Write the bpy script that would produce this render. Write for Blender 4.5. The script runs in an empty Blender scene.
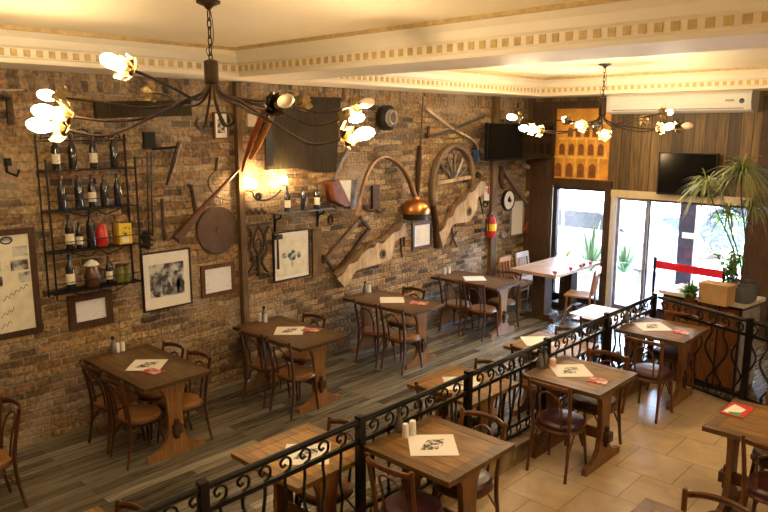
import bpy, math, random
from mathutils import Vector, Matrix
R = random.Random(7)
PI = math.pi
SC = bpy.context.scene
COL = SC.collection

# ------------------------------------------------------------------ camera
F, PITCH, YAW = 698.5, math.radians(10.36), math.radians(43.2)
CAM = Vector((0, 0, 2.96))
FH = Vector((-math.sin(YAW), math.cos(YAW), 0)); UPZ = Vector((0, 0, 1))
RT = Vector((math.cos(YAW), math.sin(YAW), 0))
FW = FH * math.cos(PITCH) - UPZ * math.sin(PITCH)
UP = FH * math.sin(PITCH) + UPZ * math.cos(PITCH)
cd = bpy.data.cameras.new('camera'); cam = bpy.data.objects.new('camera', cd); COL.objects.link(cam)
cd.sensor_width = 36; cd.lens = F / 768 * 36; cd.clip_start = .05; cd.clip_end = 200
M3 = Matrix((RT, UP, -FW)).transposed()
cam.matrix_world = Matrix.Translation(CAM) @ M3.to_4x4()
SC.camera = cam

def ray(u, v): return RT * ((u - 384) / F) + UP * ((256 - v) / F) + FW
def on(u, v, ax, val):
    d = ray(u, v); return CAM + d * ((val - CAM[ax]) / d[ax])

# ------------------------------------------------------------------ materials
def nodes(name):
    m = bpy.data.materials.new(name); m.use_nodes = True
    nt = m.node_tree; b = nt.nodes['Principled BSDF']
    return m, nt, b
def N(nt, t, **kw):
    n = nt.nodes.new(t)
    for k, v in kw.items():
        if k.startswith('i_'): n.inputs[k[2:].replace('_', ' ')].default_value = v
        else: setattr(n, k, v)
    return n
def ramp(nt, fac, stops):
    r = nt.nodes.new('ShaderNodeValToRGB'); e = r.color_ramp.elements
    while len(e) < len(stops): e.new(.5)
    for i, (p, c) in enumerate(stops):
        e[i].position = p; e[i].color = (*c, 1)
    nt.links.new(fac, r.inputs[0]); return r
def dark(c, k): return tuple(min(1, max(0, x * k)) for x in c)
def pm(name, col, rough=.5, metal=0, var=.25, scale=12, bump=0, spec=.5, emit=0):
    m, nt, b = nodes(name)
    tc = N(nt, 'ShaderNodeTexCoord'); n = N(nt, 'ShaderNodeTexNoise'); n.inputs['Scale'].default_value = scale; n.inputs['Detail'].default_value = 4
    nt.links.new(tc.outputs['Object'], n.inputs['Vector'])
    r = ramp(nt, n.outputs['Fac'], [(.3, dark(col, 1 - var)), (.7, dark(col, 1 + var))])
    nt.links.new(r.outputs[0], b.inputs['Base Color'])
    b.inputs['Roughness'].default_value = rough; b.inputs['Metallic'].default_value = metal
    b.inputs['Specular IOR Level'].default_value = spec
    if bump:
        bp = N(nt, 'ShaderNodeBump'); bp.inputs['Strength'].default_value = bump; bp.inputs['Distance'].default_value = .01
        nt.links.new(n.outputs['Fac'], bp.inputs['Height']); nt.links.new(bp.outputs[0], b.inputs['Normal'])
    if emit:
        b.inputs['Emission Color'].default_value = (*col, 1); b.inputs['Emission Strength'].default_value = emit
    return m
def wood(name, c1, c2, axis='x', rough=.4, scale=6, stretch=10, coord='Object', bump=.15):
    m, nt, b = nodes(name)
    tc = N(nt, 'ShaderNodeTexCoord'); mp = N(nt, 'ShaderNodeMapping')
    s = {'x': (scale, scale * stretch, scale * stretch), 'y': (scale * stretch, scale, scale * stretch), 'z': (scale * stretch, scale * stretch, scale)}[axis]
    mp.inputs['Scale'].default_value = s
    nt.links.new(tc.outputs[coord], mp.inputs[0])
    n = N(nt, 'ShaderNodeTexNoise'); n.inputs['Scale'].default_value = 1; n.inputs['Detail'].default_value = 6; n.inputs['Distortion'].default_value = .6
    nt.links.new(mp.outputs[0], n.inputs['Vector'])
    n2 = N(nt, 'ShaderNodeTexNoise'); n2.inputs['Scale'].default_value = 4; nt.links.new(tc.outputs[coord], n2.inputs['Vector'])
    r = ramp(nt, n.outputs['Fac'], [(.3, c2), (.62, c1)])
    mx = N(nt, 'ShaderNodeMixRGB', blend_type='MULTIPLY'); mx.inputs[0].default_value = .6
    r2 = ramp(nt, n2.outputs['Fac'], [(.3, (.6, .6, .6)), (.7, (1.25, 1.25, 1.25))])
    nt.links.new(r.outputs[0], mx.inputs[1]); nt.links.new(r2.outputs[0], mx.inputs[2])
    nt.links.new(mx.outputs[0], b.inputs['Base Color']); b.inputs['Roughness'].default_value = rough; b.inputs['Specular IOR Level'].default_value = .3
    bp = N(nt, 'ShaderNodeBump'); bp.inputs['Strength'].default_value = bump; bp.inputs['Distance'].default_value = .004
    nt.links.new(n.outputs['Fac'], bp.inputs['Height']); nt.links.new(bp.outputs[0], b.inputs['Normal'])
    return m

def brick_mat():
    m, nt, b = nodes('old_brick')
    tc = N(nt, 'ShaderNodeTexCoord'); sx = N(nt, 'ShaderNodeSeparateXYZ'); nt.links.new(tc.outputs['Object'], sx.inputs[0])
    dn = N(nt, 'ShaderNodeTexNoise'); dn.inputs['Scale'].default_value = 3.5; dn.inputs['Detail'].default_value = 3
    nt.links.new(tc.outputs['Object'], dn.inputs['Vector'])
    def mth(op, a, bb=None, c=None):
        n = N(nt, 'ShaderNodeMath', operation=op)
        for i, q in enumerate((a, bb, c)):
            if q is None: continue
            if isinstance(q, (int, float)): n.inputs[i].default_value = q
            else: nt.links.new(q, n.inputs[i])
        return n.outputs[0]
    off = mth('MULTIPLY_ADD', dn.outputs['Fac'], .10, -.05)
    y = mth('ADD', sx.outputs['Y'], off); z = mth('ADD', sx.outputs['Z'], mth('MULTIPLY', off, .6))
    top = mth('GREATER_THAN', sx.outputs['Z'], 3.30)
    def bt(a, bb):
        cv = N(nt, 'ShaderNodeCombineXYZ'); nt.links.new(a, cv.inputs[0]); nt.links.new(bb, cv.inputs[1])
        t = N(nt, 'ShaderNodeTexBrick'); nt.links.new(cv.outputs[0], t.inputs['Vector'])
        t.inputs['Scale'].default_value = 1; t.inputs['Brick Width'].default_value = .235; t.inputs['Row Height'].default_value = .078
        t.inputs['Mortar Size'].default_value = .011; t.inputs['Mortar Smooth'].default_value = .5; t.inputs['Bias'].default_value = 0
        t.inputs['Color1'].default_value = (0, 0, 0, 1); t.inputs['Color2'].default_value = (1, 1, 1, 1); t.inputs['Mortar'].default_value = (.5, .5, .5, 1)
        return t
    b1 = bt(y, z); b2 = bt(z, y)
    mc = N(nt, 'ShaderNodeMixRGB'); mf = N(nt, 'ShaderNodeMixRGB')
    for mm, o in ((mc, 'Color'), (mf, 'Fac')):
        nt.links.new(top, mm.inputs[0]); nt.links.new(b1.outputs[o], mm.inputs[1]); nt.links.new(b2.outputs[o], mm.inputs[2])
    rc = ramp(nt, mc.outputs[0], [(0, (.045, .030, .020)), (.18, (.22, .130, .060)), (.34, (.35, .245, .125)), (.5, (.12, .076, .042)), (.66, (.39, .285, .16)), (.82, (.27, .145, .06)), (1, (.085, .062, .045))])
    n2 = N(nt, 'ShaderNodeTexNoise'); n2.inputs['Scale'].default_value = 26; n2.inputs['Detail'].default_value = 6
    n3 = N(nt, 'ShaderNodeTexNoise'); n3.inputs['Scale'].default_value = 1.6; n3.inputs['Detail'].default_value = 5
    for q in (n2, n3): nt.links.new(tc.outputs['Object'], q.inputs['Vector'])
    mort = ramp(nt, n3.outputs['Fac'], [(.3, (.13, .095, .060)), (.7, (.36, .295, .21))])
    mx = N(nt, 'ShaderNodeMixRGB'); nt.links.new(mf.outputs[0], mx.inputs[0]); nt.links.new(rc.outputs[0], mx.inputs[1]); nt.links.new(mort.outputs[0], mx.inputs[2])
    m2 = N(nt, 'ShaderNodeMixRGB', blend_type='MULTIPLY'); m2.inputs[0].default_value = 1
    r2 = ramp(nt, n2.outputs['Fac'], [(.32, (.52, .50, .47)), (.66, (1.42, 1.42, 1.42))])
    nt.links.new(mx.outputs[0], m2.inputs[1]); nt.links.new(r2.outputs[0], m2.inputs[2])
    n5 = N(nt, 'ShaderNodeTexNoise'); n5.inputs['Scale'].default_value = .9; n5.inputs['Detail'].default_value = 4; nt.links.new(tc.outputs['Object'], n5.inputs['Vector'])
    r5 = ramp(nt, n5.outputs['Fac'], [(.36, (.88, .90, .92)), (.64, (1.10, 1.02, .78))]); m5 = N(nt, 'ShaderNodeMixRGB', blend_type='MULTIPLY'); m5.inputs[0].default_value = 1
    nt.links.new(m2.outputs[0], m5.inputs[1]); nt.links.new(r5.outputs[0], m5.inputs[2]); m2 = m5
    # old plaster smears
    sm = ramp(nt, n3.outputs['Fac'], [(.53, (0, 0, 0)), (.70, (.6, .6, .6))])
    m4 = N(nt, 'ShaderNodeMixRGB'); nt.links.new(sm.outputs[0], m4.inputs[0]); nt.links.new(m2.outputs[0], m4.inputs[1]); m4.inputs[2].default_value = (.42, .34, .25, 1)
    nt.links.new(m4.outputs[0], b.inputs['Base Color'])
    b.inputs['Roughness'].default_value = .85
    h = mth('MULTIPLY_ADD', mf.outputs[0], -1.0, mth('MULTIPLY', n2.outputs['Fac'], .8))
    bp = N(nt, 'ShaderNodeBump'); bp.inputs['Strength'].default_value = .9; bp.inputs['Distance'].default_value = .022
    nt.links.new(h, bp.inputs['Height']); nt.links.new(bp.outputs[0], b.inputs['Normal'])
    return m

def plank_mat(name, cols, w, l, swap, rough, mort=.004, gapc=(.03, .025, .02), bump=.3, spec=.5, grain=True, vert=False):
    """boards laid side by side: swap=True rows across x, boards along y; vert: boards along z on an end wall"""
    m, nt, b = nodes(name)
    tc = N(nt, 'ShaderNodeTexCoord'); sx = N(nt, 'ShaderNodeSeparateXYZ'); nt.links.new(tc.outputs['Object'], sx.inputs[0])
    cv = N(nt, 'ShaderNodeCombineXYZ')
    a, c = ('Z', 'X') if vert else (('Y', 'X') if swap else ('X', 'Y'))
    nt.links.new(sx.outputs[a], cv.inputs[0]); nt.links.new(sx.outputs[c], cv.inputs[1])
    t = N(nt, 'ShaderNodeTexBrick'); nt.links.new(cv.outputs[0], t.inputs['Vector'])
    t.inputs['Scale'].default_value = 1; t.inputs['Brick Width'].default_value = l; t.inputs['Row Height'].default_value = w
    t.inputs['Mortar Size'].default_value = mort; t.inputs['Mortar Smooth'].default_value = .1
    t.inputs['Color1'].default_value = (0, 0, 0, 1); t.inputs['Color2'].default_value = (1, 1, 1, 1); t.inputs['Mortar'].default_value = (.5, .5, .5, 1)
    rc = ramp(nt, t.outputs['Color'], [(i / (len(cols) - 1), q) for i, q in enumerate(cols)])
    mp = N(nt, 'ShaderNodeMapping'); nt.links.new(cv.outputs[0], mp.inputs[0])
    mp.inputs['Scale'].default_value = (2.2, 30, 1) if grain else (5, 5, 1)
    n = N(nt, 'ShaderNodeTexNoise'); n.inputs['Scale'].default_value = 1; n.inputs['Detail'].default_value = 6; n.inputs['Distortion'].default_value = .5
    nt.links.new(mp.outputs[0], n.inputs['Vector'])
    k = (.5, 1.4) if grain else (.82, 1.15)
    r2 = ramp(nt, n.outputs['Fac'], [(.3, (k[0],) * 3), (.7, (k[1],) * 3)])
    mx = N(nt, 'ShaderNodeMixRGB', blend_type='MULTIPLY'); mx.inputs[0].default_value = 1
    nt.links.new(rc.outputs[0], mx.inputs[1]); nt.links.new(r2.outputs[0], mx.inputs[2])
    m2 = N(nt, 'ShaderNodeMixRGB'); nt.links.new(t.outputs['Fac'], m2.inputs[0]); nt.links.new(mx.outputs[0], m2.inputs[1]); m2.inputs[2].default_value = (*gapc, 1)
    nt.links.new(m2.outputs[0], b.inputs['Base Color'])
    b.inputs['Roughness'].default_value = rough; b.inputs['Specular IOR Level'].default_value = spec
    inv = N(nt, 'ShaderNodeMath', operation='MULTIPLY_ADD'); nt.links.new(t.outputs['Fac'], inv.inputs[0]); inv.inputs[1].default_value = -1
    nt.links.new(n.outputs['Fac'], inv.inputs[2])
    bp = N(nt, 'ShaderNodeBump'); bp.inputs['Strength'].default_value = bump; bp.inputs['Distance'].default_value = .004
    nt.links.new(inv.outputs[0], bp.inputs['Height']); nt.links.new(bp.outputs[0], b.inputs['Normal'])
    return m
def glass_mat(name, tint=(1, 1, 1), refl=.12):
    m = bpy.data.materials.new(name); m.use_nodes = True; nt = m.node_tree; nt.nodes.remove(nt.nodes['Principled BSDF'])
    out = nt.nodes['Material Output']; tr = N(nt, 'ShaderNodeBsdfTransparent'); tr.inputs[0].default_value = (*tint, 1)
    gl = N(nt, 'ShaderNodeBsdfGlossy'); gl.inputs['Roughness'].default_value = .02
    fr = N(nt, 'ShaderNodeFresnel'); fr.inputs[0].default_value = 1.45
    mx = N(nt, 'ShaderNodeMixShader'); nt.links.new(fr.outputs[0], mx.inputs[0]); nt.links.new(tr.outputs[0], mx.inputs[1]); nt.links.new(gl.outputs[0], mx.inputs[2])
    nt.links.new(mx.outputs[0], out.inputs[0]); return m
def print_mat(name, paper, ink, scale=30, lo=.45, hi=.6, stretch=(1, 1, 1)):
    m, nt, b = nodes(name)
    tc = N(nt, 'ShaderNodeTexCoord'); mp = N(nt, 'ShaderNodeMapping'); mp.inputs['Scale'].default_value = stretch; nt.links.new(tc.outputs['Object'], mp.inputs[0])
    n = N(nt, 'ShaderNodeTexNoise'); n.inputs['Scale'].default_value = scale; n.inputs['Detail'].default_value = 5
    nt.links.new(mp.outputs[0], n.inputs['Vector'])
    r = ramp(nt, n.outputs['Fac'], [(lo, ink), (hi, paper)])
    nt.links.new(r.outputs[0], b.inputs['Base Color']); b.inputs['Roughness'].default_value = .6
    return m
def bulb_mat(name, col, s):
    m, nt, b = nodes(name)
    b.inputs['Base Color'].default_value = (1, .95, .85, 1); b.inputs['Emission Color'].default_value = (*col, 1); b.inputs['Emission Strength'].default_value = s
    n = N(nt, 'ShaderNodeTexNoise'); n.inputs['Scale'].default_value = 5
    r = ramp(nt, n.outputs['Fac'], [(.3, (.95, .9, .8)), (.7, (1, .96, .88))]); nt.links.new(r.outputs[0], b.inputs['Base Color'])
    return m

BULB_COL = (1, .75, .46)
M = dict(
    brick=brick_mat(),
    floor=plank_mat('grey_brown_boards', [(.055, .047, .032), (.18, .16, .105), (.10, .086, .056), (.25, .225, .155), (.075, .064, .042), (.20, .175, .12)], .105, 1.5, True, .27, spec=.8, mort=.002),
    tile=plank_mat('beige_stone_tiles', [(.43, .315, .185), (.50, .38, .23), (.46, .345, .21)], .49, .47, False, .32, mort=.004, gapc=(.20, .135, .075), bump=.12, grain=False),
    endplank=plank_mat('dark_wall_boards', [(.055, .032, .010), (.15, .092, .028), (.085, .050, .016), (.20, .125, .042), (.062, .037, .012)], .16, 9.0, False, .55, mort=.005, gapc=(.012, .008, .005), vert=True),
    ceil=pm('cream_ceiling_paint', (.80, .68, .45), .6, var=.03, scale=2), plaster=pm('ivory_cornice_paint', (.80, .72, .54), .55, var=.03, scale=3),
    gold=pm('old_gold_paint', (.54, .39, .15), .5, var=.2, scale=20), roomwall=pm('ochre_wall_paint', (.55, .40, .22), .8, var=.08, scale=2),
    post=wood('weathered_timber', (.19, .115, .05), (.075, .045, .02), 'z', .7),
    darkpost=wood('dark_stained_timber', (.085, .045, .022), (.032, .018, .010), 'z', .55),
    table=wood('table_top_wood', (.25, .130, .030), (.095, .047, .011), 'x', .42, scale=4), tframe=wood('table_border_wood', (.15, .082, .025), (.055, .03, .010), 'x', .42, scale=4),
    tabled=wood('dark_table_top', (.15, .085, .032), (.06, .034, .012), 'x', .42, scale=4), tframed=wood('dark_table_border', (.105, .058, .022), (.045, .025, .009), 'x', .42, scale=4), tableo=wood('honey_table_top', (.36, .19, .05), (.16, .08, .02), 'x', .42, scale=4),
    trestle=wood('trestle_wood', (.30, .145, .045), (.17, .075, .022), 'z', .38, scale=5), trestled=wood('dark_trestle_wood', (.19, .09, .035), (.10, .045, .018), 'z', .4, scale=5),
    peg=wood('wedge_wood', (.08, .035, .014), (.04, .018, .008), 'z', .45),
    chair=wood('bentwood', (.085, .030, .010), (.038, .014, .006), 'z', .28, scale=5), seatw=wood('seat_wood', (.34, .155, .045), (.20, .085, .025), 'y', .33),
    chairl=wood('light_bentwood', (.13, .048, .015), (.065, .024, .008), 'z', .28, scale=5),
    cushion=pm('maroon_vinyl', (.045, .012, .016), .34, var=.2), iron=pm('black_wrought_iron', (.012, .011, .010), .38, .6, var=.3),
    rust=pm('rusty_iron', (.075, .045, .028), .6, .5, var=.5, scale=25, bump=.3), brownmetal=pm('brown_patina_metal', (.10, .058, .030), .45, .4, var=.3, scale=9),
    leafgold=pm('gilded_leaf_metal', (.27, .19, .075), .42, .8, var=.35, scale=30), chand=pm('chandelier_dark_bronze', (.05, .03, .018), .4, .7, var=.3),
    bulb=bulb_mat('warm_bulb_glow', BULB_COL, 230), bulb2=bulb_mat('warm_sconce_glow', (1, .66, .32), 260), dead=pm('frosted_bulb', (.75, .62, .42), .3, var=.05),
    bottle=pm('dark_wine_glass', (.012, .013, .012), .12, var=.2, spec=.7), bottleb=pm('blue_black_glass', (.012, .016, .03), .1, var=.2, spec=.8), label=print_mat('cream_label', (.72, .66, .52), (.35, .28, .18), 60, .3, .45),
    caps=pm('bottle_capsule', (.12, .022, .018), .35, var=.2), capsk=pm('black_capsule', (.02, .018, .018), .35), amber=pm('amber_glass', (.22, .10, .02), .15, var=.2, spec=.7),
    red=pm('red_enamel', (.50, .025, .02), .35, var=.15), yellow=pm('yellow_print', (.78, .58, .04), .45, var=.1), jug=pm('brown_glaze', (.08, .035, .018), .3, var=.3), olive=pm('olive_jar_glass', (.16, .15, .03), .2, var=.4),
    frame=wood('dark_frame_wood', (.075, .038, .018), (.035, .018, .009), 'z', .4), frameb=pm('black_frame', (.012, .010, .009), .35, var=.2), framebr=wood('brown_frame_wood', (.14, .065, .028), (.07, .032, .014), 'z', .4),
    paper=pm('paper', (.80, .77, .70), .6, var=.03), cream=print_mat('aged_document', (.76, .72, .56), (.64, .60, .45), 9, .35, .6), photo=print_mat('grey_photo', (.55, .55, .52), (.03, .03, .03), 9, .40, .58), tree=print_mat('tree_print', (.55, .56, .52), (.03, .035, .03), 22, .42, .62),
    figure=print_mat('figure_print', (.26, .26, .25), (.025, .025, .025), 16, .42, .6), scribble=print_mat('printed_lines', (.78, .78, .80), (.40, .40, .46), 16, .30, .40, (1, 1, 11)), matprint=print_mat('placemat_print', (.70, .66, .58), (.05, .045, .04), 28, .44, .58), white=pm('white_glaze', (.82, .80, .76), .25, var=.03),
    pink=print_mat('red_menu_print', (.62, .45, .38), (.40, .03, .03), 22, .45, .6), menu=print_mat('red_folder', (.50, .05, .04), (.60, .40, .32), 14, .35, .42), green=pm('menu_green', (.10, .22, .05), .5), peach=pm('pink_candle_wax', (.78, .42, .36), .4, var=.05),
    copperpipe=pm('dull_copper', (.26, .14, .065), .4, .75, var=.3, scale=7), copper=pm('copper', (.60, .25, .08), .3, .95, var=.25, scale=7), pewter=pm('dark_tin', (.05, .045, .04), .4, .7), oldwood=wood('grey_old_wood', (.25, .17, .10), (.10, .065, .038), 'z', .75), palewood=wood('pale_worn_wood', (.62, .48, .32), (.34, .24, .14), 'z', .75, scale=3, stretch=5),
    darkwood=wood('dark_varnished_wood', (.15, .065, .025), (.06, .027, .012), 'z', .4), redwood=wood('red_varnished_wood', (.30, .07, .025), (.16, .035, .013), 'z', .3), yellwood=wood('honey_wood', (.42, .22, .07), (.24, .115, .035), 'z', .4), slab=wood('dark_slab', (.048, .034, .014), (.020, .014, .006), 'z', .9), leather=pm('brown_leather', (.17, .05, .022), .5, var=.3), greymetal=pm('worn_steel', (.22, .21, .21), .4, .8, var=.3),
    black=pm('black_plastic', (.006, .006, .007), .35, var=.1, spec=.3), screen=pm('tv_screen', (.004, .004, .004), .12, var=.1, spec=.25), acwhite=pm('aircon_plastic', (.78, .76, .68), .4, var=.02), grey=pm('grey_plastic', (.25, .25, .27), .4), blue=pm('blue_enamel', (.02, .045, .12), .35),
    winframe=pm('white_aluminium', (.72, .70, .68), .35, var=.04), header=pm('cream_header_paint', (.66, .55, .36), .5, var=.06), glass=glass_mat('window_glass'), clear=glass_mat('clear_glass', (.9, .93, .93)),
    belt=pm('red_belt', (.75, .01, .035), .5, var=.05), stone=pm('rough_kerb_stone', (.25, .18, .10), .85, var=.45, scale=14, bump=.8), marble=pm('pale_counter_stone', (.62, .58, .52), .25, var=.12), cab=wood('cabinet_panel_wood', (.22, .085, .03), (.13, .05, .018), 'z', .35), cabd=wood('cabinet_dark_wood', (.035, .018, .011), (.018, .010, .007), 'z', .4),
    card=pm('cardboard', (.44, .27, .12), .7, var=.08), leaf=pm('green_leaf', (.07, .20, .03), .4, var=.5), dleaf=pm('dracaena_leaf', (.20, .24, .08), .4, var=.4, scale=4), stem=pm('plant_stem', (.08, .055, .04), .7), potgrey=pm('dark_grey_pot', (.10, .11, .12), .35, var=.15), potb=pm('brown_pot', (.10, .045, .025), .4), soil=pm('soil', (.03, .02, .012), .9),
    pave=pm('pale_pavement', (.36, .35, .34), .8, var=.08), facade=pm('pale_facade', (.34, .31, .28), .8, var=.08), carb=pm('dark_blue_car', (.012, .018, .03), .5, 0, spec=.1), cars=pm('silver_car', (.10, .105, .11), .5, 0, spec=.15), carglass=pm('car_window', (.008, .011, .016), .4, spec=.08), tyre=pm('tyre', (.015, .015, .015), .7), seatl=wood('honey_chair_wood', (.36, .17, .05), (.22, .095, .028), 'z', .35), wchair=pm('white_chair_paint', (.68, .62, .62), .45, var=.05), tablel=wood('pale_table_wood', (.52, .33, .20), (.34, .20, .11), 'y', .3, scale=4), plum=pm('purple_black_paint', (.025, .016, .025), .5),
    agave=pm('agave_leaf', (.10, .16, .055), .5, var=.2), mural=pm('amber_mural_paper', (.72, .34, .05), .4, var=.3, scale=5), muraldark=pm('mural_dark_arches', (.24, .085, .015), .5, var=.3), murallight=pm('mural_pale_stone', (.85, .52, .12), .45, var=.3, scale=9),
)

# ------------------------------------------------------------------ mesh helpers
def V(*a): return Vector(a)
def spline(pts, k=6, closed=False):
    pts = [Vector(p) for p in pts]; n = len(pts); out = []
    rng = n if closed else n - 1
    for i in range(rng):
        if closed: p0, p1, p2, p3 = pts[(i - 1) % n], pts[i], pts[(i + 1) % n], pts[(i + 2) % n]
        else: p0, p1, p2, p3 = pts[max(i - 1, 0)], pts[i], pts[i + 1], pts[min(i + 2, n - 1)]
        for j in range(k):
            t = j / k
            out.append(.5 * ((2 * p1) + (p2 - p0) * t + (2 * p0 - 5 * p1 + 4 * p2 - p3) * t * t + (3 * p1 - p0 - 3 * p2 + p3) * t ** 3))
    if not closed: out.append(pts[-1])
    return out
class MB:
    def __init__(s): s.v = []; s.f = []; s.m = []
    def add(s, vs, fs, mi=0):
        o = len(s.v); s.v += [tuple(x) for x in vs]; s.f += [tuple(i + o for i in f) for f in fs]; s.m += [mi] * len(fs); return s
    def box(s, c, sz, rot=None, mi=0):
        c = Vector(c); h = Vector(sz) / 2
        vs = [Vector((x * h.x, y * h.y, z * h.z)) for x in (-1, 1) for y in (-1, 1) for z in (-1, 1)]
        if rot is not None: vs = [rot @ q for q in vs]
        return s.add([q + c for q in vs], [(0, 1, 3, 2), (4, 6, 7, 5), (0, 4, 5, 1), (2, 3, 7, 6), (0, 2, 6, 4), (1, 5, 7, 3)], mi)
    def b2(s, a, b, mi=0):
        a, b = Vector(a), Vector(b); return s.box((a + b) / 2, [abs(q) for q in (b - a)], None, mi)
    def bar(s, p, q, w, h, mi=0, upv=(0, 0, 1)):
        p, q = Vector(p), Vector(q); d = (q - p); L = d.length; d = d / L; u = Vector(upv)
        if abs(d.dot(u)) > .98: u = Vector((0, 1, 0)) if abs(d.y) < .9 else Vector((1, 0, 0))
        a = d.cross(u).normalized(); b = a.cross(d)
        rot = Matrix((d, a, b)).transposed()
        return s.box((p + q) / 2, (L, w, h), rot, mi)
    def tube(s, pts, r, n=6, closed=False, mi=0, cap=True, flat=1):
        pts = [Vector(p) for p in pts]; k = len(pts); rs = r if isinstance(r, (list, tuple)) else [r] * k
        vs = []; T0 = None; A = None
        for i, p in enumerate(pts):
            if closed: t = pts[(i + 1) % k] - pts[i - 1]
            else: t = pts[min(i + 1, k - 1)] - pts[max(i - 1, 0)]
            if t.length < 1e-9: t = Vector((0, 0, 1))
            t.normalize()
            if A is None:
                u = Vector((0, 0, 1)) if abs(t.z) < .9 else Vector((1, 0, 0)); A = t.cross(u).normalized()
            else:
                A = (A - t * A.dot(t));
                if A.length < 1e-6: A = t.orthogonal()
                A.normalize()
            B = t.cross(A)
            for j in range(n):
                a = 2 * PI * j / n; vs.append(p + A * (math.cos(a) * rs[i]) + B * (math.sin(a) * rs[i] * flat))
        fs = []
        for i in range(k if closed else k - 1):
            for j in range(n):
                a, b = i * n + j, i * n + (j + 1) % n; i2 = (i + 1) % k
                fs.append((a, b, i2 * n + (j + 1) % n, i2 * n + j))
        if not closed and cap: fs += [tuple(range(n - 1, -1, -1)), tuple((k - 1) * n + j for j in range(n))]
        return s.add(vs, fs, mi)
    def lathe(s, prof, n=14, c=(0, 0, 0), rot=None, mi=0, caps=True):
        c = Vector(c); vs = []; k = len(prof)
        for r, z in prof:
            for j in range(n):
                a = 2 * PI * j / n; q = Vector((r * math.cos(a), r * math.sin(a), z))
                if rot is not None: q = rot @ q
                vs.append(q + c)
        fs = []
        for i in range(k - 1):
            for j in range(n): fs.append((i * n + j, i * n + (j + 1) % n, (i + 1) * n + (j + 1) % n, (i + 1) * n + j))
        if caps: fs += [tuple(range(n - 1, -1, -1)), tuple((k - 1) * n + j for j in range(n))]
        return s.add(vs, fs, mi)
    def ball(s, c, r, n=10, sc=(1, 1, 1), rot=None, mi=0):
        prof = [(max(math.sin(PI * i / 8), .02) * r, -math.cos(PI * i / 8) * r) for i in range(9)]
        o = len(s.v); s.lathe(prof, n, (0, 0, 0), None, mi)
        c = Vector(c)
        for i in range(o, len(s.v)):
            q = Vector(s.v[i]); q = Vector((q.x * sc[0], q.y * sc[1], q.z * sc[2]))
            if rot is not None: q = rot @ q
            s.v[i] = tuple(q + c)
        return s
    def prism(s, poly, a, b, plane='xz', mi=0):
        """closed 2d outline extruded between a and b along the remaining axis"""
        def P(p, h): return {'xz': (p[0], h, p[1]), 'xy': (p[0], p[1], h), 'yz': (h, p[0], p[1])}[plane]
        n = len(poly); vs = [P(p, a) for p in poly] + [P(p, b) for p in poly]
        fs = [tuple(range(n - 1, -1, -1)), tuple(range(n, 2 * n))] + [(i, (i + 1) % n, n + (i + 1) % n, n + i) for i in range(n)]
        return s.add(vs, fs, mi)
    def build(s, name, mats, parent=None, smooth=True):
        me = bpy.data.meshes.new(name); me.from_pydata(s.v, [], s.f); me.validate()
        for m in (mats if isinstance(mats, (list, tuple)) else [mats]): me.materials.append(m)
        if any(s.m) and len(me.polygons) == len(s.m): me.polygons.foreach_set('material_index', s.m)
        import bmesh
        bm = bmesh.new(); bm.from_mesh(me); bmesh.ops.recalc_face_normals(bm, faces=bm.faces); bm.to_mesh(me); bm.free()
        if smooth:
            me.polygons.foreach_set('use_smooth', [True] * len(me.polygons)); me.set_sharp_from_angle(angle=math.radians(38))
        me.update()
        o = bpy.data.objects.new(name, me); COL.objects.link(o)
        if parent: o.parent = parent
        return o
def tag(o, label=None, cat=None, group=None, kind=None):
    if label: o['label'] = label
    if cat: o['category'] = cat
    if group: o['group'] = group
    if kind: o['kind'] = kind
    return o
def thing(name, label, cat, loc=(0, 0, 0), rz=0, group=None):
    o = bpy.data.objects.new(name, None); COL.objects.link(o); o.location = loc; o.rotation_euler = (0, 0, rz); o.empty_display_size = .1
    return tag(o, label, cat, group)
KIDS = {}
def dup(o, loc, rz=0, label=None, group=None):
    def cp(a, par):
        c = a.copy(); COL.objects.link(c)
        if par: c.parent = par
        for ch in [q for q in a.children]: cp(ch, c)
        return c
    c = cp(o, None); c.location = loc; c.rotation_euler = (0, 0, rz)
    if label: c['label'] = label
    if group: c['group'] = group
    return c
def struct(name, mb, m, smooth=False, label=None, cat=None):
    o = mb.build(name, m, None, smooth); o['kind'] = 'structure'
    if label: o['label'] = label
    if cat: o['category'] = cat
    return o
def one(name, mb, m, label, cat, group=None, loc=None, rz=0, smooth=True):
    o = mb.build(name, m, None, smooth); tag(o, label, cat, group)
    if loc is not None: o.location = loc
    o.rotation_euler = (0, 0, rz); return o

# ------------------------------------------------------------------ setting
WX = -6.7; YE = 10.8; ZS = 3.47; ZC = 3.73; PF = .13; XR = 3.6; YB = -3.6
struct('floor', MB().b2((WX - .2, YB - .2, -.15), (XR + .2, YE + .25, 0)), M['floor'], label='grey brown wooden board floor along the brick wall', cat='floor')
a = V(-3.1, 7.90); b_ = V(XR, 5.55)
struct('floor_raised', MB().prism([(-2.975, YB), (XR, YB), (XR, 5.6), (-2.975, 7.9)], 0.0, PF, 'xy'), M['tile'], label='raised floor of beige square stone tiles right of the railing', cat='floor')
struct('trim_1', MB().b2((-3.215, YB, 0), (-2.975, 7.98, .30)), M['stone'], label='rough stone kerb carrying the iron railing', cat='kerb')
struct('wall_left', MB().b2((WX - .2, YB - .2, -.15), (WX, YE + .25, 4.0)), M['brick'], label='old brick wall hung with antique tools and pictures', cat='wall')
struct('wall_right', MB().b2((XR, YB, -.15), (XR + .2, YE, 4.0)), M['roomwall'])
struct('wall_back', MB().b2((WX, YB - .2, -.15), (XR, YB, 4.0)), M['roomwall'])
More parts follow.
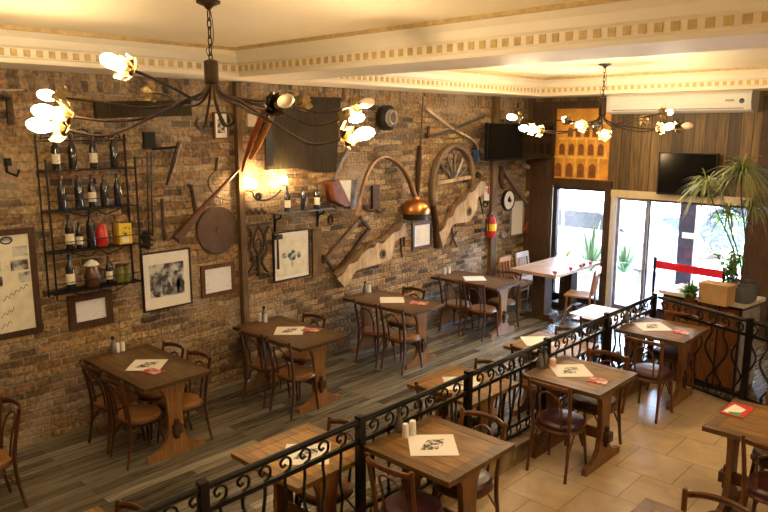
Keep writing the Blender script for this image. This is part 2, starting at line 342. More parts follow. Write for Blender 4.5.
def cornice(mb, x0, x1, y0, y1):
    """coffer frame: stepped moulding running round the opening x0..x1, y0..y1"""
    prof = [(-.02, ZS + .004), (.004, ZS + .004), (.004, ZS + .035), (.02, ZS + .045), (.02, ZS + .115), (.05, ZS + .13), (.08, ZS + .19), (.14, ZS + .235), (.16, ZS + .235), (.16, ZC + .01), (-.02, ZC + .01)]
    n = len(prof)
    cs = [(x0, y0, 1, 1), (x1, y0, -1, 1), (x1, y1, -1, -1), (x0, y1, 1, -1)]
    vs = []
    for (x, y, sx, sy) in cs:
        for p, z in prof: vs.append((x + sx * p, y + sy * p, z))
    fs = []
    for i in range(4):
        for j in range(n):
            fs.append((i * n + j, i * n + (j + 1) % n, ((i + 1) % 4) * n + (j + 1) % n, ((i + 1) % 4) * n + j))
    mb.add(vs, fs, 0)
    for (p, q) in (((x0 + .15, y0 + .15), (x1 - .15, y0 + .19)), ((x0 + .15, y1 - .19), (x1 - .15, y1 - .15)), ((x0 + .15, y0 + .19), (x0 + .19, y1 - .19)), ((x1 - .19, y0 + .19), (x1 - .15, y1 - .19))):
        mb.b2((*p, ZC - .028), (*q, ZC + .005), 1)
    # gold dentils
    st, w, z0, z1 = .098, .05, ZS + .052, ZS + .108
    y = y0 + .06
    while y < y1 - .04:
        for x in (x0 + .02, x1 - .02):
            mb.b2((x - .006, y - w / 2, z0), (x + .006, y + w / 2, z1), 1)
        y += st
    x = x0 + .06
    while x < x1 - .04:
        for yy in (y0 + .02, y1 - .02):
            mb.b2((x - w / 2, yy - .006, z0), (x + w / 2, yy + .006, z1), 1)
        x += st
CX0, CX1 = -6.05, 3.0
C1 = (-2.8, 4.30); C2 = (5.05, 10.12)
so = MB()
so.b2((WX, YB, ZS), (CX0, YE + .2, ZC + .02)).b2((CX1, YB, ZS), (XR, YE + .2, ZC + .02))
so.b2((CX0, YB, ZS), (CX1, C1[0], ZC + .02)).b2((CX0, C1[1], ZS), (CX1, C2[0], ZC + .02)).b2((CX0, C2[1], ZS), (CX1, YE + .2, ZC + .02))
struct('ceiling_soffit', so, M['plaster'], label='ivory soffit and cross beam framing the ceiling coffers', cat='ceiling')
struct('ceiling', MB().b2((WX - .2, YB - .2, ZC), (XR + .2, YE + .25, ZC + .15)), M['ceil'], label='cream coffered ceiling', cat='ceiling')
for i, (q0, q1) in enumerate((C1, C2)):
    mb = MB(); cornice(mb, CX0, CX1, q0, q1)
    struct('trim_%d' % (i + 2), mb, [M['plaster'], M['gold']], label=['near', 'far'][i] + ' coffer cornice with row of gold dentils', cat='cornice')
# end wall of boards, timber posts, window, door front
ew = MB(); ew.b2((-5.12, YE, 1.985), (XR, YE + .2, ZS)).b2((-2.62, YE, -.0), (XR, YE + .2, 1.985)).b2((-6.7, YE + .02, 0), (-6.22, YE + .2, ZS)).b2((-6.22, YE + .03, 3.30), (-5.12, YE + .2, ZS)).b2((-6.22, YE + .05, 2.0), (-5.12, YE + .2, 3.30))
struct('wall_end', ew, M['endplank'], label='end wall of dark vertical boards above the street door', cat='wall')
tp = MB(); tp.b2((-6.55, YE - .06, 0), (-6.16, YE + .04, 3.40)).b2((-6.16, YE - .05, 1.98), (-5.06, YE + .05, 2.11)).b2((-6.16, YE - .05, 3.29), (-5.06, YE + .05, 3.40)).b2((-5.16, YE - .05, 0), (-5.06, YE + .05, 1.98)).b2((-2.92, YE - .07, 0), (-2.62, YE + .06, 3.40))
struct('trim_4', tp, M['darkpost'], label='dark timber posts and lintels framing the street window', cat='trim')
w1 = thing('window_1', 'tall street window behind the long pale table', 'window', (-5.66, YE + .1, 0)); w1['kind'] = 'structure'
fr = MB(); fr.b2((-.50, -.05, 0), (-.42, .05, 1.98)).b2((.44, -.05, 0), (.50, .05, 1.98)).b2((-.42, -.05, 0), (.44, .05, .10)).b2((-.42, -.05, 1.93), (.44, .05, 1.98)); fr.build('window_frame', M['plum'], w1, False)
MB().b2((-.42, -.004, .10), (.44, .004, 1.93)).build('pane', M['glass'], w1, False)
d1 = thing('door_1', 'white framed glass street door under a cream header', 'door', (-4.0, YE + .05, 0)); d1['kind'] = 'structure'
MB().b2((-1.06, -.10, 1.87), (1.10, .08, 1.985)).build('header', M['header'], d1, False)
MB().b2((-1.06, -.08, 0), (-.985, .06, 1.87)).build('jamb', M['winframe'], d1, False); MB().b2((1.0, -.08, 0), (1.08, .06, 1.87)).build('jamb', M['darkpost'], d1, False)
for k, (x0, x1, yy) in enumerate(((-.975, -.46, .0), (-.50, 1.0, .06))):
    p = MB(); t = .045
    p.b2((x0, yy - .02, .0), (x0 + t, yy + .02, 1.87)).b2((x1 - t, yy - .02, .0), (x1, yy + .02, 1.87)).b2((x0 + t, yy - .02, 0), (x1 - t, yy + .02, .09)).b2((x0 + t, yy - .02, 1.82), (x1 - t, yy + .02, 1.87))
    leafp = p.build('door_leaf', M['grey'] if k < 1 else M['plum'], d1, False)
    MB().b2((x0 + t, yy - .004, .09), (x1 - t, yy + .004, 1.82)).build('pane', M['glass'], leafp, False)
# timber posts on the brick wall
def wpt(u, v, d=0.0): return on(u, v, 0, WX + d)
for nm, (u, v), wd, lab in (('wall_post', (242, 210), .075, 'slim weathered timber post on the brick wall right of the round disc'), ('wall_post', (492, 270), .15, 'broad timber post on the brick wall behind the fire extinguisher')):
    yy = wpt(u, v, .05).y
    one(nm, MB().b2((0, -wd / 2, 0), (.07, wd / 2, ZS)), M['post'], lab, 'timber post', loc=(WX, yy, 0), smooth=False)

# ------------------------------------------------------------------ tables
def trestle_poly(hw):
    r = [(hw, 0), (hw, .055), (hw * .72, .075), (.15, .10), (.095, .16), (.075, .26), (.070, .42), (.082, .56), (.115, .64), (.17, .70), (.17, .715)]
    return r + [(-y, z) for y, z in reversed(r)]
def make_table(L, w, tm, label, group, edge=.12, framed=True, tops=('table', 'tframe')):
    t = thing('trestle_table', label, 'table', (0, 0, 0), 0, group)
    top = MB(); b = .085; z0, z1 = .715, .75
    if framed:
        top.b2((-L / 2 + b, -w / 2 + b, z0), (L / 2 - b, w / 2 - b, z1 - .001), 0)
        for s in (-1, 1):
            top.prism([(s * L / 2, -w / 2), (s * L / 2, w / 2), (s * (L / 2 - b + .002), w / 2 - b), (s * (L / 2 - b + .002), -w / 2 + b)], z0, z1, 'xy', 1)
            top.prism([(-L / 2, s * w / 2), (L / 2, s * w / 2), (L / 2 - b, s * (w / 2 - b + .002)), (-L / 2 + b, s * (w / 2 - b + .002))], z0, z1, 'xy', 1)
    top.build('tabletop', [M[q] for q in tops], t, False)
    xe = L / 2 - edge
    for s in (-1, 1):
        tr = MB().prism(trestle_poly(w / 2 - .045), s * xe - .022, s * xe + .022, 'yz').build('trestle', tm, t, True)
        MB().b2((s * (xe + .024), -.04, .22), (s * (xe + .075), .04, .30)).b2((s * (xe + .026), -.018, .17), (s * (xe + .05), .018, .35)).build('wedge', M['peg'], tr, False)
    MB().b2((-xe + .02, -.015, .22), (xe - .02, .015, .31)).build('stretcher', tm, t, False)
    return t
def make_chair(seatkind, cm, label, group):
    t = thing('bentwood_chair', label, 'chair', (0, 0, 0), 0, group)
    out = []
    for i in range(24):
        a = 2 * PI * i / 24; x = .185 * math.copysign(abs(math.cos(a)) ** .8, math.cos(a)); y = .18 * math.copysign(abs(math.sin(a)) ** .8, math.sin(a))
        out.append((x, y))
    if seatkind == 'wood':
        MB().prism(out, .405, .425, 'xy').prism([(x * .93, y * .93) for x, y in out], .425, .432, 'xy').build('seat', M['seatw'], t)
    else:
        mb = MB(); n = len(out); vs = []
        for k, z in ((1, .405), (1.02, .42), (1.03, .44), (.95, .462), (.7, .474), (.3, .478)):
            vs += [(x * k, y * k, z) for x, y in out]
        fs = [(i * n + j, i * n + (j + 1) % n, (i + 1) * n + (j + 1) % n, (i + 1) * n + j) for i in range(5) for j in range(n)] + [tuple(range(n - 1, -1, -1)), tuple(5 * n + j for j in range(n))]
        mb.add(vs, fs).build('seat', M['cushion'], t)
    MB().tube([(x * 1.0, y * 1.0, .392) for x, y in out], .017, 6, closed=True).build('seat_ring', cm, t)
    for s in (-1, 1):
        MB().tube(spline([(s * .175, -.215, 0), (s * .168, -.175, .22), (s * .165, -.165, .42), (s * .172, -.185, .6), (s * .185, -.225, .82)], 4), [.014] * 4 + [.016] * 8 + [.0155] * 4 + [.015], 7).ball((s * .185, -.225, .822), .017, 7, (1, 1, .6)).build('back_post', cm, t)
        MB().tube(spline([(s * .175, .16, 0), (s * .16, .14, .22), (s * .145, .125, .40)], 4), [.011, .012, .013, .014, .015, .016, .017, .017, .017], 7).build('front_leg', cm, t)
        MB().tube(spline([(s * .158, .14, .20), (s * .15, .06, .36), (s * .155, 0, .385), (s * .16, -.06, .36), (s * .167, -.172, .20)], 4), .008, 5).build('brace', cm, t)
    MB().tube(spline([(-.183, -.222, .795), (-.1, -.262, .805), (0, -.275, .808), (.1, -.262, .805), (.183, -.222, .795)], 5), .014, 7, flat=1.5).build('crest_rail', cm, t)
    MB().tube(spline([(-.088, -.158, .42), (-.095, -.180, .58), (-.080, -.222, .70), (0, -.245, .745), (.080, -.222, .70), (.095, -.180, .58), (.088, -.158, .42)], 5), .0095, 6).build('back_hoop', cm, t)
    MB().tube(spline([(-.15, .128, .20), (-.08, .13, .35), (0, .13, .378), (.08, .13, .35), (.15, .128, .20)], 4), .008, 5).build('front_brace', cm, t)
    return t

GW = 'long trestle tables along the brick wall'; GB = 'small tables on the boards beside the railing'; GC = 'small tables on the raised tiles'
T = {1: (-6.0, 3.08), 2: (-5.88, 4.73), 3: (-5.97, 6.53), 4: (-5.97, 8.37)}
t1 = make_table(1.2, .67, M['trestle'], 'long brown trestle table with dark photo placemat, under the figures photo', GW, tops=('tabled', 'tframed'))
labs = {2: 'long brown trestle table against the wall under the framed tree print', 3: 'long brown trestle table under the notched wooden yoke and copper still', 4: 'long trestle table against the wall nearest the timber post and extinguisher'}
for k, (x, y) in T.items():
    if k == 1: t1.location = (x, y, 0)
    else: dup(t1, (x, y, 0), 0, labs[k])
BT = [(-3.50, 1.27), (-3.50, 2.91), (-3.50, 4.75), (-3.50, 6.26), (-3.50, 7.70)]
bl = ['small square table on the boards, its corner at the photo bottom left of the railing', 'small square table behind the railing with large pale placemat, nearest the camera', 'small square table behind the railing, beside the cruet table on the tiles', 'small square table behind the railing left of the second tiled-floor table', 'small square table behind the railing near the glass door, white sheet on it']
sq = make_table(.71, .70, M['trestle'], bl[0], GB, tops=('tableo', 'table'))
for i, (x, y) in enumerate(BT):
    if i == 0: sq.location = (x, y, 0)
    else: dup(sq, (x, y, 0), 0, bl[i])
CT = {'C': (-2.715, 3.43), 'D': (-2.70, 5.34), 'E': (-2.735, 7.20), 'G': (-1.185, 5.30), 'I': (-1.07, 3.36)}
cl = {'C': 'square trestle table in front of the railing, nearest the camera, white shakers on it', 'D': 'square trestle table in middle of the tiled side with pink menu', 'E': 'square trestle table on the tiles at the railing corner by the plants', 'G': 'square trestle table at the right edge with red green menu', 'I': 'square table whose corner shows at the bottom edge on the tiles'}
sqd = make_table(.72, .71, M['trestled'], cl['C'], GC)
for k, (x, y) in CT.items():
    if k == 'C': sqd.location = (x, y, PF)
    else: dup(sqd, (x, y, PF), 0, cl[k])

# ------------------------------------------------------------------ chairs
G1 = 'wooden seated bentwood chairs on the boards'; G2 = 'maroon cushioned bentwood chairs on the tiles'
ch = make_chair('wood', M['chair'], 'x', G1); chp = make_chair('pad', M['chairl'], 'x', G2)
used = {}
def put(proto, x, y, facing, label, z=0, tilt=0):
    rz = (0 if facing == 'far' else PI) + tilt
    if proto.name not in used:
        used[proto.name] = 1; proto.location = (x, y, z); proto.rotation_euler = (0, 0, rz); proto['label'] = label; return proto
    return dup(proto, (x, y, z), rz, label)
n_ = 'dark bentwood chair '
for (x, y, f, l, t) in [
    (-5.72, 2.84, 'far', n_ + 'on camera side of the figures-photo table, nearer the aisle', -.04),
    (-6.17, 2.85, 'far', n_ + 'on camera side of the figures-photo table, nearer the bricks', .05),
    (-5.70, 3.25, 'near', n_ + 'on far side of the figures-photo table, nearer the aisle', .03),
    (-6.14, 3.23, 'near', n_ + 'on far side of the figures-photo table, nearer the bricks', 0),
    (-5.52, 4.51, 'far', n_ + 'on camera side of the tree-print table, nearer the aisle', 0),
    (-5.99, 4.50, 'far', n_ + 'on camera side of the tree-print table, nearer the bricks', .05),
    (-5.95, 4.93, 'near', n_ + 'alone on far side of the tree-print table', 0),
    (-5.56, 6.27, 'far', n_ + 'on camera side of the yoke table, nearer the aisle', 0),
    (-5.99, 6.25, 'far', n_ + 'on camera side of the yoke table, nearer the bricks', .03),
    (-6.02, 6.78, 'near', n_ + 'alone on far side of the yoke table', 0),
    (-5.64, 8.07, 'far', n_ + 'on camera side of the last wall table, nearer the aisle', -.04),
    (-6.08, 8.07, 'far', n_ + 'on camera side of the last wall table, nearer the bricks', .04),
    (-5.68, 8.62, 'near', n_ + 'on far side of the last wall table, nearest the timber post', 0),
    (-5.73, 1.56, 'near', n_ + 'cut off by the left edge of the photo', .0),
    (-3.52, 1.45, 'near', n_ + 'its back top peeping up at the bottom left before the railing', 0),
    (-3.50, 3.10, 'near', n_ + 'behind the railing on far side of the nearest pale-placemat table', 0),
    (-3.50, 4.55, 'far', n_ + 'behind the railing on camera side of its second visible table', 0),
    (-3.50, 4.97, 'near', n_ + 'behind the railing on far side of its second visible table', 0),
    (-3.50, 6.46, 'near', n_ + 'behind the railing on far side of its third visible table', 0),
    (-3.50, 6.02, 'far', n_ + 'behind the railing on camera side of its third visible table', 0),
    (-3.50, 7.46, 'far', n_ + 'behind the railing on camera side of the table by the door', 0)]:
    put(ch, x, y, f, l, 0, t)
p_ = 'maroon cushioned chair '
for (x, y, f, l, t) in [
    (-2.69, 3.13, 'far', p_ + 'on camera side of the shaker table, at the bottom centre', 0),
    (-2.68, 3.66, 'near', p_ + 'on far side of the shaker table', 0),
    (-2.69, 5.02, 'far', p_ + 'on camera side of the pink-menu table', .02),
    (-2.68, 5.60, 'near', p_ + 'on far side of the pink-menu table', 0),
    (-2.62, 6.70, 'far', p_ + 'on camera side of the table at the railing corner', -.03),
    (-2.70, 7.44, 'near', p_ + 'on far side of the table at the railing corner, before the cabinet', 0),
    (-1.05, 5.02, 'far', p_ + 'on camera side of the right-edge table', 0),
    (-1.16, 5.56, 'near', p_ + 'on far side of the right-edge table, post at the frame edge', 0),
    (-1.07, 3.60, 'near', p_ + 'its back top rising from the bottom right edge', 0)]:
    put(chp, x, y, f, l, PF, t)

# ------------------------------------------------------------------ long pale table by the window and its chairs
lt = thing('pedestal_table', 'long pale wooden table on dark pedestals by the street window', 'table', (-5.55, 9.98, 0))
MB().b2((-.40, -.73, .735), (.40, .73, .785)).build('tabletop', M['tablel'], lt, False)
for s in (-1, 1):
    MB().b2((-.11, s * .42 - .11, .09), (.11, s * .42 + .11, .735)).b2((-.30, s * .42 - .14, 0), (.30, s * .42 + .14, .05)).b2((-.22, s * .42 - .12, .05), (.22, s * .42 + .12, .09)).build('pedestal', M['darkpost'], lt, False)
def slat_chair(m, label, loc, rz, name='slat_back_chair'):
    t = thing(name, label, 'chair', loc, rz, 'slat back chairs at the window table')
    MB().prism([(-.2, -.19), (.2, -.19), (.21, .2), (-.21, .2)], .43, .455, 'xy').build('seat', m, t, False)
    for s in (-1, 1):
        MB().tube([(s * .18, -.22, 0), (s * .175, -.185, .43), (s * .18, -.25, .86)], .017, 6).build('back_post', m, t)
        MB().tube([(s * .18, .18, 0), (s * .17, .16, .43)], .017, 6).build('front_leg', m, t)
    MB().b2((-.18, -.262, .78), (.18, -.238, .87)).build('crest_rail', m, t, False)
    for k in (-1, 0, 1): MB().bar((k * .085, -.195, .455), (k * .085, -.245, .79), .045, .012, upv=(1, 0, 0)).build('back_slat', m, t, False)
    MB().b2((-.165, .15, .20), (.165, .17, .225)).build('stretcher', m, t, False); MB().b2((-.165, -.21, .20), (.165, -.19, .225)).build('stretcher', m, t, False)
    return t
slat_chair(M['seatl'], 'honey wooden slat back chair on the right of the long pale table', (-4.98, 9.72, 0), PI / 2 + .25)
slat_chair(M['seatl'], 'honey wooden chair left of the long pale table, nearer the camera', (-6.10, 9.70, 0), -PI / 2)
slat_chair(M['wchair'], 'white painted chair left of the long pale table, by the window', (-6.12, 10.25, 0), -PI / 2)
bn = thing('bench', 'dark low wooden bench against the whitish wall left of the long pale table', 'bench', (-6.50, 9.30, 0))
MB().b2((-.17, -.36, .42), (.17, .36, .47)).build('seat', M['darkpost'], bn, False)
for s in (-1, 1): MB().b2((-.15, s * .30 - .025, 0), (.15, s * .30 + .025, .42)).build('leg', M['darkpost'], bn, False)

# ------------------------------------------------------------------ railings
def railing(name, p0, p1, nb, posts, zb, zt, label):
    p0, p1 = V(*p0, 0), V(*p1, 0); d = p1 - p0; L = d.length; ang = math.atan2(d.y, d.x)
    t = thing(name, label, 'railing', (p0.x, p0.y, 0), ang)
    MB().b2((0, -.022, zt - .02), (L, .022, zt)).tube([(0, 0, zt), (L, 0, zt)], .014, 8).build('top_rail', M['iron'], t)
    MB().b2((0, -.013, zt - .165), (L, .013, zt - .135)).build('lower_rail', M['iron'], t, False)
    MB().b2((0, -.013, zb + .10), (L, .013, zb + .125)).b2((0, -.012, zb + .01), (L, .012, zb + .03)).build('bottom_rail', M['iron'], t, False)
    for q in posts:
        MB().b2((q - .026, -.026, zb), (q + .026, .026, zt + .028)).b2((q - .032, -.032, zb), (q + .032, .032, zb + .03)).build('post', M['iron'], t, True)
    st = L / nb; prof = None
    sc = spline([(.030, .0), (.042, .028), (.018, .050), (-.012, .036), (-.004, .012)] and [(.0, -.045, 0), (.032, -.03, 0), (.036, .012, 0), (.004, .035, 0), (-.026, .014, 0), (-.014, -.012, 0), (.006, -.004, 0)], 4)
    b0 = s0 = r0 = None
    for i in range(nb):
        x = (i + .5) * st
        if any(abs(x - q) < .035 for q in posts): continue
        if b0 is None:
            h = zt - .165 - (zb + .125)
            pts = [(0, 0, zt - .165), (0, .004, zt - .165 - h * .12), (0, -.030, zt - .165 - h * .30), (0, -.022, zt - .165 - h * .45), (0, .035, zt - .165 - h * .68), (0, .030, zt - .165 - h * .80), (0, -.005, zt - .165 - h * .93), (0, 0, zb + .125)]
            bp = [Vector((p[1] * 1.1, p[1] * .9, p[2])) for p in pts]
            bb = MB().tube(spline(bp, 4), .0105, 6); bb.ball((0, 0, zb + .155), .018, 7).ball((.0, 0, zt - .15), .015, 7)
            b0 = bb.build('baluster', M['iron'], t); b0.location = (x, 0, 0)
            s0 = MB().tube([Vector((q.x * 1.2, 0, q.y * 1.2)) for q in sc], .009, 6).build('scroll', M['iron'], t); s0.location = (x, 0, zt - .080)
            r0 = MB().tube([(math.cos(a * PI / 6) * .032, 0, math.sin(a * PI / 6) * .032) for a in range(12)], .0075, 5, closed=True).build('ring', M['iron'], t); r0.location = (x, 0, zb + .065)
        else:
            for o, z in ((b0, 0), (s0, zt - .080), (r0, zb + .065)):
                c = o.copy(); COL.objects.link(c); c.parent = t; c.location = (x, 0, z)
                if o is b0 and i % 2: c.rotation_euler = (0, 0, PI)
    return t
railing('railing', (-3.10, .67), (-3.10, 7.87), 47, [0, 1.2, 2.4, 3.6, 4.8, 6.0, 7.2], .30, 1.06, 'black wrought iron railing on the stone kerb between boards and tiles')
rb = MB().prism([(-2.97, 7.80), (-.85, 7.04), (-.85, 7.14), (-2.97, 7.90)], PF, .20, 'xy')
railing('railing', (-3.04, 7.84), (-.95, 7.09), 14, [1.15, 2.2], .14, 1.06, 'short black iron railing across the front of the plant cabinet')

# ------------------------------------------------------------------ cabinet with plants
ca = thing('planter_cabinet', 'dark cabinet with brown panels behind the short railing, plants on top', 'cabinet', (-2.66, 8.42, 0), -.12)
MB().b2((-.46, -.24, 0), (.46, .24, 1.02)).build('body', M['cabd'], ca, False)
MB().b2((-.50, -.28, 1.02), (.50, .28, 1.06)).build('counter', M['marble'], ca, False)
for k in range(4):
    dr = MB().b2((-.445 + k * .225, -.258, .08), (-.445 + k * .225 + .205, -.24, .98)).build('door', M['cab'], ca, False)
    MB().ball((-.445 + k * .225 + .18, -.268, .55), .014, 8).build('knob', M['greymetal'], dr)
MB().b2((.46, -.22, .05), (.475, .22, .98)).build('side_panel', M['grey'], ca, False)
CZ = 1.06
bx = thing('cardboard_box', 'small brown carton on the cabinet in front of the grey plant pot', 'box', (*on(716, 303, 2, CZ).xy, CZ), -.12)
MB().b2((-.155, -.10, 0), (.155, .10, .20)).build('carton', M['card'], bx, False)
MB().b2((-.165, -.11, .185), (.165, .11, .225)).build('lid', M['card'], bx, False)
def leaf_strip(mb, base, az, L, w, up, droop, n=5, mi=0):
    d = V(math.cos(az), math.sin(az), 0); s = V(-math.sin(az), math.cos(az), 0); vs = []
    for i in range(n + 1):
        t = i / n; r = L * (t * (.55 + .45 * math.cos(up))) ; z = L * (math.sin(up) * t - droop * t * t)
        r = L * t * math.cos(up) + .0; ww = w * (1 - t ** 2.2) * (.55 + .9 * t if t < .5 else 1) + .0008
        p = Vector(base) + d * r + V(0, 0, z)
        vs += [p + s * ww, p - V(0, 0, ww * .5), p - s * ww]
    fs = []
    for i in range(n):
        for j in range(2): fs.append((i * 3 + j, i * 3 + j + 1, (i + 1) * 3 + j + 1, (i + 1) * 3 + j))
    mb.add(vs, fs, mi)
# dracaena
pp = on(738, 303, 2, CZ)
pb = V(pp.x + .02, pp.y + .10, CZ)
dr = thing('dracaena', 'tall dragon tree with drooping crowns in grey pot on the cabinet', 'potted plant', pb)
MB().lathe([(.10, 0), (.13, .03), (.15, .14), (.145, .20), (.155, .215), (.155, .23), (.135, .23), (.13, .20)], 20).build('pot', M['potgrey'], dr)
MB().lathe([(.13, .195), (.01, .205)], 16).build('soil', M['soil'], dr)
def crown_at(u, v, dd=0):
    p = on(u, v, 1, pb.y + dd); return p - pb
crowns = [(crown_at(742, 172), 170, .50), (crown_at(707, 184, -.08), 110, .42), (crown_at(752, 205, .08), 70, .38), (crown_at(728, 212, -.02), 60, .34)]
for c, nn, L in crowns:
    MB().tube(spline([(c.x * .15, c.y * .15, .19), (c.x * .35 + .02, c.y * .3, c.z * .45), (c.x * .75 - .015, c.y * .8, c.z * .8), c], 5), .008, 6).build('stem', M['stem'], dr)
    mb = MB()
    for i in range(nn):
        leaf_strip(mb, c + V(0, 0, R.uniform(-.05, .03)), R.uniform(0, 2 * PI), L * R.uniform(.7, 1.1), R.uniform(.007, .012), R.uniform(.1, 1.4), R.uniform(.5, 1.35))
    mb.build('leaf_crown', M['dleaf'], dr)
def bushy(name, label, loc, n, L, w, h, pot, potr, m, spread=1.0):
    t = thing(name, label, 'potted plant', loc)
    MB().lathe([(potr * .7, 0), (potr, h * .9), (potr * 1.06, h * .92), (potr * 1.06, h), (potr * .85, h)], 14).build('pot', pot, t)
    mb = MB()
    for i in range(n):
        az = R.uniform(0, 2 * PI); b = V(math.cos(az) * potr * .5 * R.random(), math.sin(az) * potr * .5 * R.random(), h)
        leaf_strip(mb, b, az, L * R.uniform(.6, 1.1), w * R.uniform(.7, 1.2), R.uniform(.35, 1.35), R.uniform(.2, .8) * spread)
    mb.build('foliage', m, t); return t
q = on(690, 300, 2, CZ); bushy('fern', 'small bushy green fern on the cabinet left of the carton', (q.x, q.y, CZ), 90, .20, .014, .08, M['potb'], .07, M['leaf'])
iv = thing('pothos', 'round leaved green climber growing beside the dragon tree stems', 'potted plant', (pb.x - .16, pb.y + .10, CZ))
MB().lathe([(.05, 0), (.07, .12), (.075, .14), (.06, .14)], 12).build('pot', M['potb'], iv)
mb = MB(); sm = MB()
for k in range(5):
    az = R.uniform(0, 2 * PI); pts = spline([(0, 0, .13), (.07 * math.cos(az), .07 * math.sin(az), .26), (.17 * math.cos(az), .10 * math.sin(az), .36 + .05 * k)], 5); sm.tube(pts, .004, 5)
    for p in pts[2:]:
        for s in range(3):
            leaf_strip(mb, p, R.uniform(0, 6.3), R.uniform(.07, .11), R.uniform(.022, .034), R.uniform(-.2, .8), R.uniform(.3, .9), 4)
mb.build('foliage', M['leaf'], iv); sm.build('stem', M['stem'], iv)
q = on(752, 300, 2, CZ)
# red belt barrier in the doorway
bp0 = on(655, 264, 1, 10.35); bp1 = on(724, 275, 1, 10.05)
sb = thing('belt_barrier', 'bright red belt barrier stretched across the glass door on two posts', 'barrier', (bp0.x, bp0.y, 0))
dv = bp1 - bp0
MB().bar((0, 0, bp0.z), (dv.x, dv.y, bp1.z), .006, .115).build('belt', M['belt'], sb, False)
for p, z in (((0, 0), bp0.z), ((dv.x, dv.y), bp1.z)): MB().lathe([(.14, 0), (.14, .015), (.03, .03), (.022, .05), (.022, z + .08), (.03, z + .09), (.02, z + .11)], 12, (p[0], p[1], 0)).build('post', M['black'], sb)

# ------------------------------------------------------------------ wall hung things
class WI:
    """an Empty on the brick wall; local x runs along the wall, local -y out into the room"""
    def __init__(s, name, label, cat, u, v, group=None, d0=0.0):
        s.O = wpt(u, v, 0.0); s.o = thing(name, label, cat, s.O, PI / 2, group)
    def L(s, u, v, d=.03):
        p = wpt(u, v, d); return V(p.y - s.O.y, -d, p.z - s.O.z)
    def path(s, pts, d=.03): return [s.L(p[0], p[1], p[2] if len(p) > 2 else d) for p in pts]
def solo(name, label, cat, u, v, fn, mat, group=None, smooth=True):
    w = WI(name, label, cat, u, v, group); e = w.o; mb = MB(); fn(w, mb)
    bpy.data.objects.remove(e); o = mb.build(name, mat, None, smooth); o.location = w.O; o.rotation_euler = (0, 0, PI / 2); return tag(o, label, cat, group)

def picture(name, label, cat, corners, fw, fm, mountm, imgm=None, inset=0, d=.03, glazed=False, extra=None):
    """corners in the photo: left top, right top, right bottom, left bottom"""
    cu = sum(c[0] for c in corners) / 4; cv = sum(c[1] for c in corners) / 4
    w = WI(name, label, cat, cu, cv); P = [w.L(u, v, d) for u, v in corners]
    x0 = (P[0].x + P[3].x) / 2; x1 = (P[1].x + P[2].x) / 2; z1 = (P[0].z + P[1].z) / 2; z0 = (P[2].z + P[3].z) / 2
    mb = MB()
    for a, b in (((x0, z0), (x0 + fw, z1)), ((x1 - fw, z0), (x1, z1)), ((x0 + fw, z0), (x1 - fw, z0 + fw)), ((x0 + fw, z1 - fw), (x1 - fw, z1))):
        mb.b2((a[0], -d, a[1]), (b[0], 0, b[1]))
    mb.build('frame', fm, w.o, False)
    MB().b2((x0 + fw, -d * .6, z0 + fw), (x1 - fw, 0, z1 - fw)).build('mount', mountm, w.o, False)
    if imgm:
        ix, iz = inset
        MB().b2((x0 + fw + ix, -d * .6 - .002, z0 + fw + iz), (x1 - fw - ix, -d * .6, z1 - fw - iz)).build('print', imgm, w.o, False)
    if extra: extra(w, x0, x1, z0, z1, d)
    return w
# big document frame on the left
def doc(w, x0, x1, z0, z1, d):
    def pt(u, v): return w.L(u, v, d * .6)
    def rect(u0, v0, u1, v1, m, nm):
        a, b = pt(u0, v0), pt(u1, v1); MB().b2((a.x, -d * .6 - .002, b.z), (b.x, -d * .6, a.z)).build(nm, m, w.o, False)
    rect(12, 247, 27.5, 255, M['photo'], 'small_photo'); rect(10, 261, 28.5, 269, M['photo'], 'small_photo'); rect(18.5, 272.5, 31, 281, M['photo'], 'small_photo'); rect(-4, 262, 1.5, 271, M['photo'], 'small_photo'); rect(-3, 277, 3, 286, M['photo'], 'small_photo')
    c = pt(6, 240.5); mb = MB().lathe([(.055, 0), (.055, .002)], 20, (0, 0, 0), Matrix.Rotation(PI / 2, 3, 'X')); o = mb.build('oval_emblem', M['frameb'], w.o); o.location = (c.x, -d * .6, c.z); o.scale = (1, 1, .68)
    mb = MB().lathe([(.040, 0), (.040, .003)], 20, (0, 0, 0), Matrix.Rotation(PI / 2, 3, 'X')); o = mb.build('emblem_field', M['photo'], w.o); o.location = (c.x, -d * .6, c.z); o.scale = (1, 1, .6)
    sg = MB()
    for k, (u, v, n) in enumerate(((3, 300, 26), (1, 317, 14), (1, 328, 12))):
        pts = [(u + i, v - i * .62 + 2.0 * math.sin(i * 1.3)) for i in range(n)]
        sg.tube([w.L(a, b, d * .6) + V(0, -.002, 0) for a, b in pts], .0022, 4)
    sg.build('signature', M['frameb'], w.o)
picture('framed_document', 'large dark framed cream document with small photos and signatures, left edge', 'framed picture', [(-22, 233), (35, 226), (42, 331), (-16, 345)], .055, M['frame'], M['cream'], extra=doc, d=.035)
def figs(w, x0, x1, z0, z1, d):
    y = -d * .6 - .003; zf = z0 + .15; cx = (x0 + x1) / 2
    for k, (dx, h) in enumerate(((-.13, .26), (-.02, .22), (.10, .25), (.15, .20))):
        x = cx + dx
        MB().prism([(x - .035, zf), (x - .05, zf + h * .55), (x - .03, zf + h * .78), (x + .03, zf + h * .78), (x + .055, zf + h * .5), (x + .03, zf)], y - .001, y, 'xz').ball((x + .005, y, zf + h * .88), .026, 8, (1, .04, 1.15)).build('figure', M['figure'], w.o, False)
picture('framed_photo', 'black framed old photo of figures with wide white mount', 'framed picture', [(141, 254), (190, 247.5), (193, 302.5), (144.5, 314)], .016, M['frameb'], M['paper'], M['photo'], (.07, .12), extra=figs)
